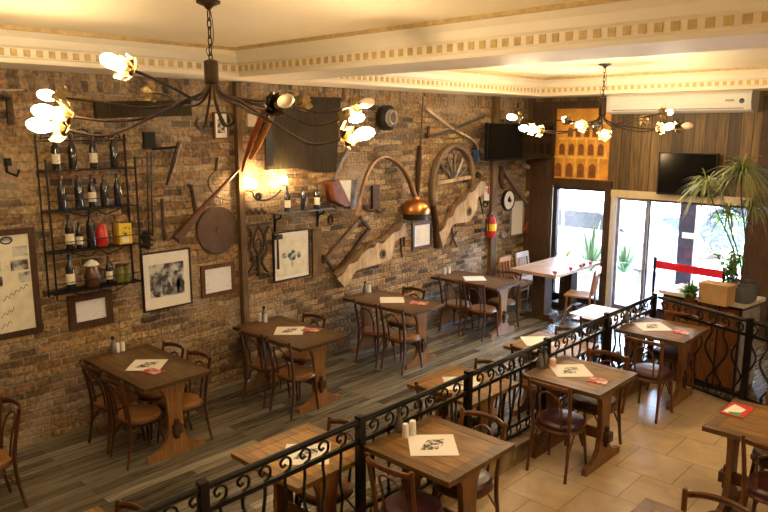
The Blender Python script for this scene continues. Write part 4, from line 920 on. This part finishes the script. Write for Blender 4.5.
# television over the corner (angled on an arm)
def tv(name, label, c, size, rz, tilt=0, arm=None, frame=.02):
    t = thing(name, label, 'television', c, rz); t.rotation_euler = (tilt, 0, rz); wd, h = size
    MB().b2((-wd / 2, 0, -h / 2), (wd / 2, .05, h / 2)).b2((-wd / 2, -.012, -h / 2), (wd / 2, 0, -h / 2 + frame)).b2((-wd / 2, -.012, h / 2 - frame), (wd / 2, 0, h / 2)).b2((-wd / 2, -.012, -h / 2 + frame), (-wd / 2 + frame, 0, h / 2 - frame)).b2((wd / 2 - frame, -.012, -h / 2 + frame), (wd / 2, 0, h / 2 - frame)).build('housing', M['black'], t, False)
    MB().b2((-wd / 2 + frame, -.004, -h / 2 + frame), (wd / 2 - frame, 0, h / 2 - frame)).build('screen', M['screen'], t, False)
    if arm:
        inv = Matrix.Rotation(rz, 4, 'Z') @ Matrix.Rotation(tilt, 4, 'X'); p = inv.to_3x3().inverted() @ (Vector(arm) - Vector(c))
        MB().bar((0, .05, 0), p, .05, .05).b2((-.15, .05, -.1), (.15, .07, .1)).build('wall_arm', M['black'], t, False)
    return t
# the corner screen faces the room: its left edge near the timber post, its right edge at the end wall
pa = on(487, 140, 0, WX + .35); pr_ = on(553, 140, 1, YE - .12)
zt1, zb1 = on(487, 121.5, 0, WX + .35).z, on(487, 159, 0, WX + .35).z
dx = pr_ - pa; ang = math.atan2(dx.y, dx.x); mid = (pa + pr_) / 2
zt2, zb2 = on(553, 125, 1, YE - .12).z, on(553, 160, 1, YE - .12).z
tv('television', 'large black television hung across the corner left of the amber mural', ((pa.x + pr_.x) / 2, (pa.y + pr_.y) / 2, (zt1 + zb1 + zt2 + zb2) / 4), (math.hypot(dx.x, dx.y), (zt1 - zb1 + zt2 - zb2) / 2), ang, arm=(WX, YE - .45, (zt1 + zb1) / 2))
ta, tb = on(660, 152, 1, YE - .12), on(719, 155, 1, YE - .12); tl = on(660, 194, 1, YE - .12)
tv('television', 'black flat television on the dark boards above the glass door', ((ta.x + tb.x) / 2, YE - .14, (ta.z + tl.z) / 2), (tb.x - ta.x, ta.z - tl.z), .0, arm=((ta.x + tb.x) / 2, YE, (ta.z + tl.z) / 2))
# air conditioner
aa, ab = on(607, 100, 1, YE - .32), on(753, 90, 1, YE - .32)
ac = thing('air_conditioner', 'long cream air conditioner under the ceiling at the end wall', 'air conditioner', ((aa.x + ab.x) / 2, YE, 3.27)); hw = (ab.x - aa.x) / 2
pf = [(0, .20), (-.30, .20), (-.345, .16), (-.35, .04), (-.31, -.06), (-.22, -.09), (0, -.09)]
MB().prism([(y, z) for y, z in pf], -hw + .06, hw - .06, 'yz').build('body', M['acwhite'], ac, False)
for s in (-1, 1): MB().prism([(y * 1.02, z) for y, z in pf], *(sorted((s * hw, s * (hw - .06)))), 'yz').build('end_cap', M['grey'] if s > 0 and False else M['winframe'], ac, False)
MB().b2((-hw + .1, -.335, -.045), (hw - .1, -.30, -.03)).build('louvre', M['grey'], ac, False)
MB().b2((hw - .33, -.356, .055), (hw - .22, -.345, .085)).build('badge', M['grey'], ac, False)
MB().ball((hw - .12, -.352, .06), .035, 10, (1, .2, 1)).build('logo_disc', M['blue'], ac)
# amber mural: generic arcade in two storeys
ma, mb_ = V(-6.14, YE, 2.12), V(-5.17, YE, 3.28)
mu = thing('mural_panel', 'amber wall mural of an old stone arcade above the street window', 'mural', ((ma.x + mb_.x) / 2, YE + .05, 2.12))
W_ = mb_.x - ma.x; H_ = mb_.z - ma.z
MB().b2((-W_ / 2, -.02, 0), (W_ / 2, 0, H_)).build('panel', M['mural'], mu, False)
pl = MB(); dk = MB()
for r_, (zz, wd_, hh, x_first) in enumerate(((.03, .21, .30, -.42), (.40, .175, .24, -.36), (.70, .15, .19, -.22))):
    pl.b2((x_first - wd_ * .5 + .02, -.028, zz + hh + .015), (W_ / 2, -.02, zz + hh + .045))
    x = x_first
    while x < W_ / 2 - wd_ * .4:
        hw_ = wd_ * .29
        pts = [(x - hw_, zz)] + [(x + hw_ * math.cos(PI - a * PI / 6), zz + hh * .55 + hw_ * 1.1 * math.sin(a * PI / 6)) for a in range(7)] + [(x + hw_, zz)]
        ob = MB().prism(pts, -.026, -.02, 'xz').build('arch', M['muraldark'], mu, False)
        pl.b2((x + wd_ * .5 - .014, -.027, zz - .02), (x + wd_ * .5 + .014, -.02, zz + hh + .015)); x += wd_
pl.build('pale_stonework', M['murallight'], mu, False)

# ------------------------------------------------------------------ things on the tables
def tabz(z): return .75 + z
def sheet(name, label, corners, z, m, pm_=None, cat='placemat', group='paper placemats', thick=.002, ins=(.09, .07)):
    pts = [on(u, v, 2, z) for u, v in corners]; c = sum(pts, Vector()) / len(pts)
    t = thing(name, label, cat, (c.x, c.y, z), 0, group)
    loc = [((p - c).x, (p - c).y) for p in pts]
    MB().prism(loc, 0, thick, 'xy').build('sheet', m, t, False)
    if pm_: MB().prism([(x * .52, y * .50) for x, y in loc], thick, thick + .0008, 'xy').build('printed_picture', pm_, t, False)
    return t
def rect_on(u, v, z, w, h, rz):
    c = on(u, v, 2, z); return c
def mat_at(label, u, v, z, w, h, rz, pr=True, off=(0, 0), group='paper placemats', m='paper'):
    w, h, rz = (.315, .315, PI / 4) if w < .4 else (w, h, rz)
    c = on(u, v, 2, z); t = thing('placemat', label, 'placemat', (c.x, c.y, z), rz, group)
    MB().b2((-w / 2, -h / 2, 0), (w / 2, h / 2, .002)).build('sheet', M[m], t, False)
    if pr:
        o = [(w * .36, 0), (w * .1, h * .2), (-w * .05, h * .16), (-w * .36, h * .03), (-w * .1, -h * .2), (w * .12, -h * .17)]
        o = [((x - y) * .75, (x + y) * .75) for x, y in o]
        o_ = [(w * .30 * math.cos(a * .5236) * (1 + .15 * math.sin(a * 3)), h * .25 * math.sin(a * .5236) * (1 + .2 * math.cos(a * 2))) for a in range(12)]
        MB().prism(o, .002, .0028, 'xy').build('printed_picture', M['matprint'], t, False)
    return t
def menu_at(label, u, v, z, w, h, rz, m='pink'):
    c = on(u, v, 2, z); t = thing('menu', label, 'menu', (c.x, c.y, z), rz, 'folded menus')
    MB().b2((-w / 2, -h / 2, 0), (w / 2, h / 2, .006)).build('cover', M[m], t, False); return t
def inside(c):
    for x, y in T.values():
        if abs(c.y - y) < .6 and c.x < -5: return V(max(c.x, x - .55), min(max(c.y, y - .29), y + .29), c.z)
    return c
def shaker(label, u, v, z, s=1, group='shakers'):
    c = inside(on(u, v, 2, z)); t = thing('shaker', label, 'shaker', (c.x, c.y, z), 0, group)
    MB().lathe([(.022 * s, 0), (.023 * s, .01), (.020 * s, .075 * s), (.021 * s, .08 * s)], 12).build('body', M['white'], t)
    MB().lathe([(.021 * s, .08 * s), (.018 * s, .092 * s), (.004, .097 * s)], 12).build('cap', M['white'], t); return t
def cruet(label, u, v, z):
    c = inside(on(u, v, 2, z)); t = thing('cruet', label, 'cruet', (c.x, c.y, z), 0, 'cruets')
    MB().lathe([(.03, 0), (.033, .02), (.028, .08), (.014, .11), (.013, .14)], 12).build('glass', M['greymetal'], t)
    MB().lathe([(.015, .14), (.018, .16), (.006, .175)], 10).build('stopper', M['bottle'], t); return t
Zb, Zc = .751, .75 + PF + .001
mat_at('placemat with dark print on the table under the figures photo', 147,365, Zb, .28, .38, 0); menu_at('red folded menu on the table under the figures photo', 153, 371.5, Zb + .004, .19, .12, .25)
shaker('white shaker on the table under the figures photo, left of two', 113.5, 350, Zb); shaker('white shaker on the table under the figures photo, right of two', 119, 349, Zb)
cruet('dark cruet at the brick end of the figures-photo table', 107, 350, Zb)
mat_at('placemat with grey print on the table under the tree print', 289.5,330.7, Zb, .28, .36, 0); menu_at('red folded menu on the table under the tree print', 311.5, 330, Zb, .20, .13, .5)
shaker('white shaker on the tree-print table, left of two', 259, 321, Zb); shaker('white shaker on the tree-print table, right of two', 265.5, 322, Zb); cruet('dark cruet at the brick end of the tree-print table', 256.5, 318, Zb)
mat_at('plain pale placemat on the table below the notched yoke', 392, 300, Zb, .28, .34, 0, False); menu_at('red folded menu on the table below the notched yoke', 419, 303.5, Zb, .22, .16, .5)
shaker('white shaker on the yoke table, left of two', 363, 291, Zb, 1.15); shaker('white shaker on the yoke table, right of two', 368.5, 292.5, Zb, 1.15); cruet('dark cruet at the brick end of the yoke table', 358.5, 292, Zb)
mat_at('plain white placemat on the last wall table', 474.5, 278.5, Zb, .30, .36, 0, False); shaker('white shaker on the last wall table, left of two', 443, 274, Zb, 1.15); shaker('white shaker on the last wall table, right of two', 448, 273, Zb, 1.15)
mat_at('large pale placemat on the nearest table behind the railing', 307,454, Zb, .36, .27, .0, True, m='paper'); mat_at('pale placemat on the second table behind the railing', 462, 383, Zb, .30, .26, 0, True); mat_at('pale placemat on the third table behind the railing', 538, 341, Zb, .26, .16, 0, False)
mat_at('wide white sheet covering the railing table near the glass door', 598, 312, Zb, .46, .60, 0, False); menu_at('small red card on the railing table near the glass door', 577, 319, Zb, .09, .05, .2, 'red')
mat_at('white placemat with grey photo print beside the pair of shakers', 432.5, 445, Zc, .30, .40, PI / 2)
shaker('white shaker on the table nearest the camera, left of two', 405.5, 437, Zc, 1.05); shaker('white shaker on the table nearest the camera, right of two', 412.5, 435, Zc, 1.15); cruet('glass cruet behind the white shakers on the nearest tiled-side table', 399, 431, Zc)
mat_at('white placemat with grey print on the pink-menu table', 570.5,370.5, Zc, .28, .38, PI / 2); menu_at('pink menu at the right of the white placemat', 598, 381, Zc, .16, .12, .2)
cruet('glass cruet on the pink-menu table', 540, 368, Zc); cruet('clear cruet behind the first on the pink-menu table', 545, 365, Zc)
cn = thing('candle', 'small pink candle pot by the cruets on the pink-menu table', 'candle', (*on(552.5, 366, 2, Zc).xy, Zc)); MB().lathe([(.026, 0), (.03, .05), (.03, .06)], 12).build('pot', M['peach'], cn); MB().lathe([(.026, .06), (.024, .07), (.004, .073)], 12).build('wax', M['paper'], cn)
mat_at('white placemat on the table at the railing corner', 652,326.5, Zc, .30, .38, PI / 2 + .1); menu_at('pink menu on the table at the railing corner', 681.5, 332.5, Zc, .15, .12, .2)
cruet('glass cruet on the table at the railing corner', 626, 323, Zc); cn2 = one('glass_tumbler', MB().lathe([(.03, 0), (.035, .09), (.032, .09), (.028, .006)], 12), M['clear'], 'clear glass tumbler beside the cruet at the railing corner', 'glass', loc=(*on(633, 322, 2, Zc).xy, Zc))
mr = menu_at('red white green menu on the right-edge table', 737.5, 410.5, Zc, .16, .28, .0, 'red')
MB().prism([(-.07, -.10), (.02, -.12), (.05, .04), (-.05, .10)], .006, .0075, 'xy').build('white_field', M['paper'], mr, False)
MB().prism([(-.01, -.135), (.075, -.135), (.03, -.05), (-.04, -.09)], .0075, .0085, 'xy').build('green_corner', M['green'], mr, False)
for k, (u, v) in enumerate(((565, 276), (578, 271), (584, 267.5), (590, 267), (597, 265))):
    z = .786; p = on(u, v, 2, z)
    one('small_bowl', MB().lathe([(.02, 0), (.035, .02), (.042, .045), (.036, .045), (.02, .012)], 12), [M['pink'], M['red'], M['peach'], M['leather'], M['red']][k], ['pinkish', 'red', 'pale pink', 'brown', 'deep red'][k] + ' small bowl at right edge of the pale table, ' + ['nearest the camera', 'second', 'third', 'fourth', 'furthest'][k] + ' along it', 'bowl', 'small bowls on the long pale table', loc=(min(p.x, -5.19), min(p.y, 10.65), z))

# ------------------------------------------------------------------ chandeliers
def flower(mb, c, d, r, n=6):
    d = d.normalized(); a = d.orthogonal().normalized(); b = d.cross(a)
    for ring, (k, rr, op) in enumerate(((n, r, .55), (n - 1, r * .75, 1.1))):
        for i in range(k):
            th = 2 * PI * (i + ring * .5) / k + R.uniform(-.2, .2); e = a * math.cos(th) + b * math.sin(th); s = d.cross(e)
            L = rr * R.uniform(.8, 1.2); w_ = rr * .42
            tip = c + e * L * .95 + d * L * op * .9; mid = c + e * L * .62 + d * L * op * .25
            c0 = c + e * .012
            back = -d * .004
            top = [c0 + s * .006, mid + s * w_, tip + s * .006 - d * .01, tip - s * .006, mid - s * w_, c0 - s * .006, mid + d * .012]
            o = len(mb.v); vs = top + [q + back for q in top]
            f = [(0, 1, 6), (1, 2, 6), (2, 3, 6), (3, 4, 6), (4, 5, 6), (5, 0, 6)]
            mb.add(vs, f + [tuple(7 + q for q in reversed(g)) for g in f] + [(i_, (i_ + 1) % 6, 7 + (i_ + 1) % 6, 7 + i_) for i_ in range(6)])
def chandelier(label, cx, cy, ends, zc, curls=()):
    t = thing('chandelier', label, 'chandelier', (cx, cy, ZC)); O = V(cx, cy, ZC)
    MB().lathe([(.075, -.0), (.075, -.012), (.03, -.03), (.012, -.05)], 16).build('canopy', M['chand'], t)
    chn = MB(); z = -.05; k = 0; top = zc[0] - ZC
    while z > top + .01:
        h = min(.062, z - top + .012); a0 = PI / 2 * (k % 2)
        pts = [(.013 * math.cos(q * PI / 5) * math.cos(a0), .013 * math.cos(q * PI / 5) * math.sin(a0), z - h / 2 + .036 * math.sin(q * PI / 5)) for q in range(10)]
        chn.tube(pts, .0042, 5, closed=True); z -= .052; k += 1
    chn.tube(spline([(.005, 0, -.02), (.022, .01, (top) * .35), (.016, .01, top * .7), (-.045, .0, top * .8), (0, 0, top)], 6), .003, 4)
    chn.build('chain', M['chand'], t)
    MB().lathe([(.010, top + .012), (.042, top), (.044, top - .01), (.044, zc[1] - ZC), (.036, zc[1] - ZC - .01)], 18).build('column', M['chand'], t)
    zb = zc[1] - ZC
    for (p, lit, bulb, fl) in ends:
        e = p - O; r = math.hypot(e.x, e.y); ex, ey = e.x / r, e.y / r
        droop = R.uniform(-.02, .02)
        zm = (zb - .13 + e.z) / 2 - .02
        pts = [(ex * .02, ey * .02, zb + .01), (ex * .07, ey * .07, zb - .06), (ex * .22 * r, ey * .22 * r, zb - .115 + droop), (ex * .48 * r, ey * .48 * r, zm + droop * 2), (ex * .76 * r, ey * .76 * r, e.z - .035 - droop), (ex * r, ey * r, e.z)]
        ar = MB().tube(spline(pts, 6), .0085, 6).build('arm', M['chand'], t)
        d = V(ex, ey, .12 + R.uniform(-.1, .1)); c = V(ex * r, ey * r, e.z)
        f = MB(); flower(f, c - d * .01, d, .085); f.lathe([(.016, -.02), (.02, .03)], 8, c, d.to_track_quat('Z', 'Y').to_matrix()); f.build('gilded_flower', M['leafgold'] if fl < 2 else M['chand'], ar)
        if bulb:
            q = d.normalized(); MB().ball(c + q * .125, .042, 12, (.88, .88, 1.6), q.to_track_quat('Z', 'Y').to_matrix()).build('bulb', M['bulb'] if lit else M['dead'], ar)
    for az, r, zz in curls:
        ex, ey = math.cos(az), math.sin(az)
        MB().tube(spline([(ex * .02, ey * .02, zb), (ex * .05, ey * .05, zb - .12), (ex * r * .6, ey * r * .6, zz - ZC), (ex * r, ey * r, zz - ZC + .02), (ex * r * .9, ey * r * .9, zz - ZC + .06)], 6), .009, 6).build('curl', M['chand'], t)
    return t
def end_at(c, u, v, R0, near):
    d = ray(u, v); A = d.x ** 2 + d.y ** 2; B = -2 * (d.x * c[0] + d.y * c[1]); Cq = c[0] ** 2 + c[1] ** 2 - R0 ** 2
    D = B * B - 4 * A * Cq
    s = -B / (2 * A) if D <= 0 else (-B + (-1 if near else 1) * math.sqrt(D)) / (2 * A)
    return CAM + d * s
c1 = (-3.88, 2.55); R1 = 1.03
E1 = [(end_at(c1, 128, 68, .75, True), 1, 1, 1), (end_at(c1, 64, 98, R1, False), 1, 1, 1), (end_at(c1, 68, 116, R1 - .05, True), 1, 1, 1), (end_at(c1, 63, 129, R1, True), 1, 1, 1),
      (end_at(c1, 274, 106, .75, True), 0, 1, 2), (end_at(c1, 352, 106, R1, False), 0, 1, 1), (end_at(c1, 341, 119, R1 - .1, False), 1, 1, 1), (end_at(c1, 345, 138, R1 - .1, True), 1, 1, 1),
      (end_at(c1, 153, 93, R1, False), 0, 0, 1), (end_at(c1, 303, 103, R1, False), 0, 0, 1)]
zc1 = (on(213, 62, 1, c1[1]).z, 0)
def zat(c, v, u): 
    d = ray(u, v); dep = (V(c[0], c[1], 0) - V(0, 0, 0)); s = math.hypot(c[0], c[1]) / math.hypot(d.x, d.y); return (CAM + d * s).z
chandelier('near large chandelier of thin dark arms with gilded flowers', c1[0], c1[1], E1, (zat(c1, 61, 213), zat(c1, 83, 213)), [(-1.0, .25, 2.96), (-.2, .32, 2.98), (2.2, .3, 2.98)])
c2 = (-4.04, 8.22)
E2 = [(end_at(c2, 521, 118, R1, False), 1, 1, 1), (end_at(c2, 533, 129, R1, True), 1, 1, 1), (end_at(c2, 541, 131, R1 - .1, True), 1, 1, 1), (end_at(c2, 569, 120, R1 - .1, False), 1, 1, 1), (end_at(c2, 583, 126, R1 - .3, True), 1, 1, 1),
      (end_at(c2, 604, 136, R1 - .3, True), 1, 1, 1), (end_at(c2, 594, 125, R1 - .1, False), 1, 1, 1), (end_at(c2, 643, 120, R1, False), 0, 0, 1), (end_at(c2, 662, 113, R1, False), 1, 1, 1), (end_at(c2, 659, 129, R1 - .2, True), 1, 1, 1), (end_at(c2, 677, 126, R1, True), 0, 1, 1)]
chandelier('far large chandelier hanging before the amber mural and street door', c2[0], c2[1], E2, (zat(c2, 98, 605), zat(c2, 115, 605)), [(-1.2, .3, 3.0)])
# unseen chandelier added over the tiled side to light that half of the room
for (x, y) in ((.95, 5.0),):
    es = [(V(x + .95 * math.cos(a * PI / 4), y + .95 * math.sin(a * PI / 4), 3.12), 1, 1, 1) for a in range(8)]
    chandelier('unseen chandelier added over the tiled side %s' % ('near the right wall' if y > 3 else 'near the camera'), x, y, es, (3.42, 3.27))

# ------------------------------------------------------------------ outside
struct('ground', MB().b2((-40, YE + .25, -.2), (30, 60, -.02)), M['pave'], label='pale sunlit pavement and street outside', cat='ground')
fb = thing('shop_building', 'pale building across the street', 'building', (-14, 27, -.02)); 
MB().b2((-16, 0, 0), (26, 4, 5.5)).build('facade', M['facade'], fb, False)
for k in range(9): MB().b2((-14 + k * 4.2, -.06, .8), (-11.6 + k * 4.2, 0, 2.8)).build('shop_window', M['carglass'], fb, False)
def car(name, label, x, y, L, m, h=1.5, rz=0):
    t = thing(name, label, 'car', (x, y, -.02), rz); s = L / 4.4; W2 = .87
    body = [(-2.2, .35), (-2.2, .75), (-2.05, .92), (-1.0, 1.0), (1.9, 1.02), (2.18, .85), (2.2, .35)]
    MB().prism([(a * s, b) for a, b in body], -W2, W2, 'xz').build('body', m, t, False)
    cab = [(-1.15, .98), (-.5, h), (1.2, h), (1.95, 1.0)]
    MB().prism([(a * s, b) for a, b in cab], -W2 + .1, W2 - .1, 'xz').build('cabin', m, t, False)
    for sd in (-1, 1):
        y_ = sd * (W2 - .1)
        for q in ([(-.95, 1.02), (-.45, h - .07), (.25, h - .07), (.25, 1.02)], [(.33, 1.02), (.33, h - .07), (1.12, h - .07), (1.7, 1.02)]):
            MB().prism([(a * s, b) for a, b in q], min(y_, y_ + sd * .015), max(y_, y_ + sd * .015), 'xz').build('side_window', M['carglass'], t, False)
        for wx in (-1.35, 1.35):
            MB().lathe([(.33, -.1), (.33, .1)], 20, (wx * s, sd * (W2 - .06), .33), Matrix.Rotation(PI / 2, 3, 'X')).lathe([(.2, -.11), (.2, .11)], 16, (wx * s, sd * (W2 - .05), .33), Matrix.Rotation(PI / 2, 3, 'X'), mi=1).build('wheel', [M['tyre'], M['cars']], t, True)
    return t
cA = on(588, 225, 1, 13.0); car('parked_car', 'grey car with dark windows seen through the street window', cA.x - .75, 13.6, 4.2, M['cars'], 1.42)
cB = on(668, 255, 1, 13.2); car('parked_car', 'dark blue car farther off, seen through the glass door', cB.x + .6, 17.2, 4.2, M['carb'], 1.5)
pc = on(688, 300, 1, 12.0)
pil = thing('stone_pillar', 'dark square pillar outside the glass door', 'pillar', (on(688.5, 240, 1, 11.6).x, 11.6, -.02)); MB().b2((-.125, -.12, 0), (.125, .12, 2.9)).build('shaft', M['plum'], pil, False)
sgn = thing('small_sign', 'small pale sign fixed on the dark pillar outside', 'sign', (on(690, 236, 1, 11.45).x, 11.475, on(690, 236, 1, 11.45).z)); MB().b2((-.13, -.012, -.045), (.13, .005, .045)).build('board', M['header'], sgn, False)
for (u, v, y, s, lab) in ((592, 262, 11.5, 1.45, 'spiky pale green agave outside the street window'), (566, 268, 12.3, .6, 'small spiky agave outside left of the larger agave'), (626, 300, 11.8, .95, 'spiky plant outside the left pane of the glass door')):
    p = on(u, 240, 1, y); t = thing('agave', lab, 'potted plant', (p.x, y, -.02))
    MB().lathe([(.16, 0), (.22, .4), (.24, .42), (.24, .46), (.2, .46)], 16).build('pot', M['winframe'], t); mb = MB()
    for k in range(34): leaf_strip(mb, (0, 0, .45), R.uniform(0, 6.3), R.uniform(.5, .85) * s, .034, R.uniform(.5, 1.45), R.uniform(.05, .35))
    mb.build('foliage', M['agave'], t)
p = on(735, 240, 1, 13.2); t = thing('street_tree', 'green shrub outside behind the dragon tree stems', 'shrub', (p.x, 13.2, -.02)); mb = MB()
MB().tube([(0, 0, 0), (.03, 0, .8)], .04, 7).build('trunk', M['stem'], t)
for k in range(220): leaf_strip(mb, (R.gauss(0, .3), R.gauss(0, .3), R.uniform(.5, 1.5)), R.uniform(0, 6.3), R.uniform(.12, .25), .04, R.uniform(-.5, 1.2), .5, 3)
mb.build('foliage', M['leaf'], t)

# ------------------------------------------------------------------ light
wd = bpy.data.worlds.new('world'); SC.world = wd; wd.use_nodes = True; nt = wd.node_tree
sk = nt.nodes.new('ShaderNodeTexSky'); sk.sky_type = 'NISHITA'; sk.sun_disc = False; sk.sun_elevation = math.radians(50); sk.sun_rotation = math.radians(200); sk.dust_density = 3; sk.air_density = 1.2
bg = nt.nodes['Background']; nt.links.new(sk.outputs[0], bg.inputs[0]); bg.inputs[1].default_value = 11
def portal(name, c, sx, sz):
    l = bpy.data.lights.new(name, 'AREA'); l.shape = 'RECTANGLE'; l.size = sx; l.size_y = sz; l.cycles.is_portal = True
    o = bpy.data.objects.new(name, l); COL.objects.link(o); o.location = c; o.rotation_euler = (-PI / 2, 0, 0)
portal('window_portal', (-5.66, YE + .22, 1.0), 1.0, 2.0); portal('door_portal', (-3.98, YE + .22, .95), 2.2, 1.95)
SC.view_settings.view_transform = 'Standard'; SC.view_settings.look = 'None'; SC.view_settings.gamma = 1; SC.view_settings.exposure = .55
SC.view_settings.use_curve_mapping = False
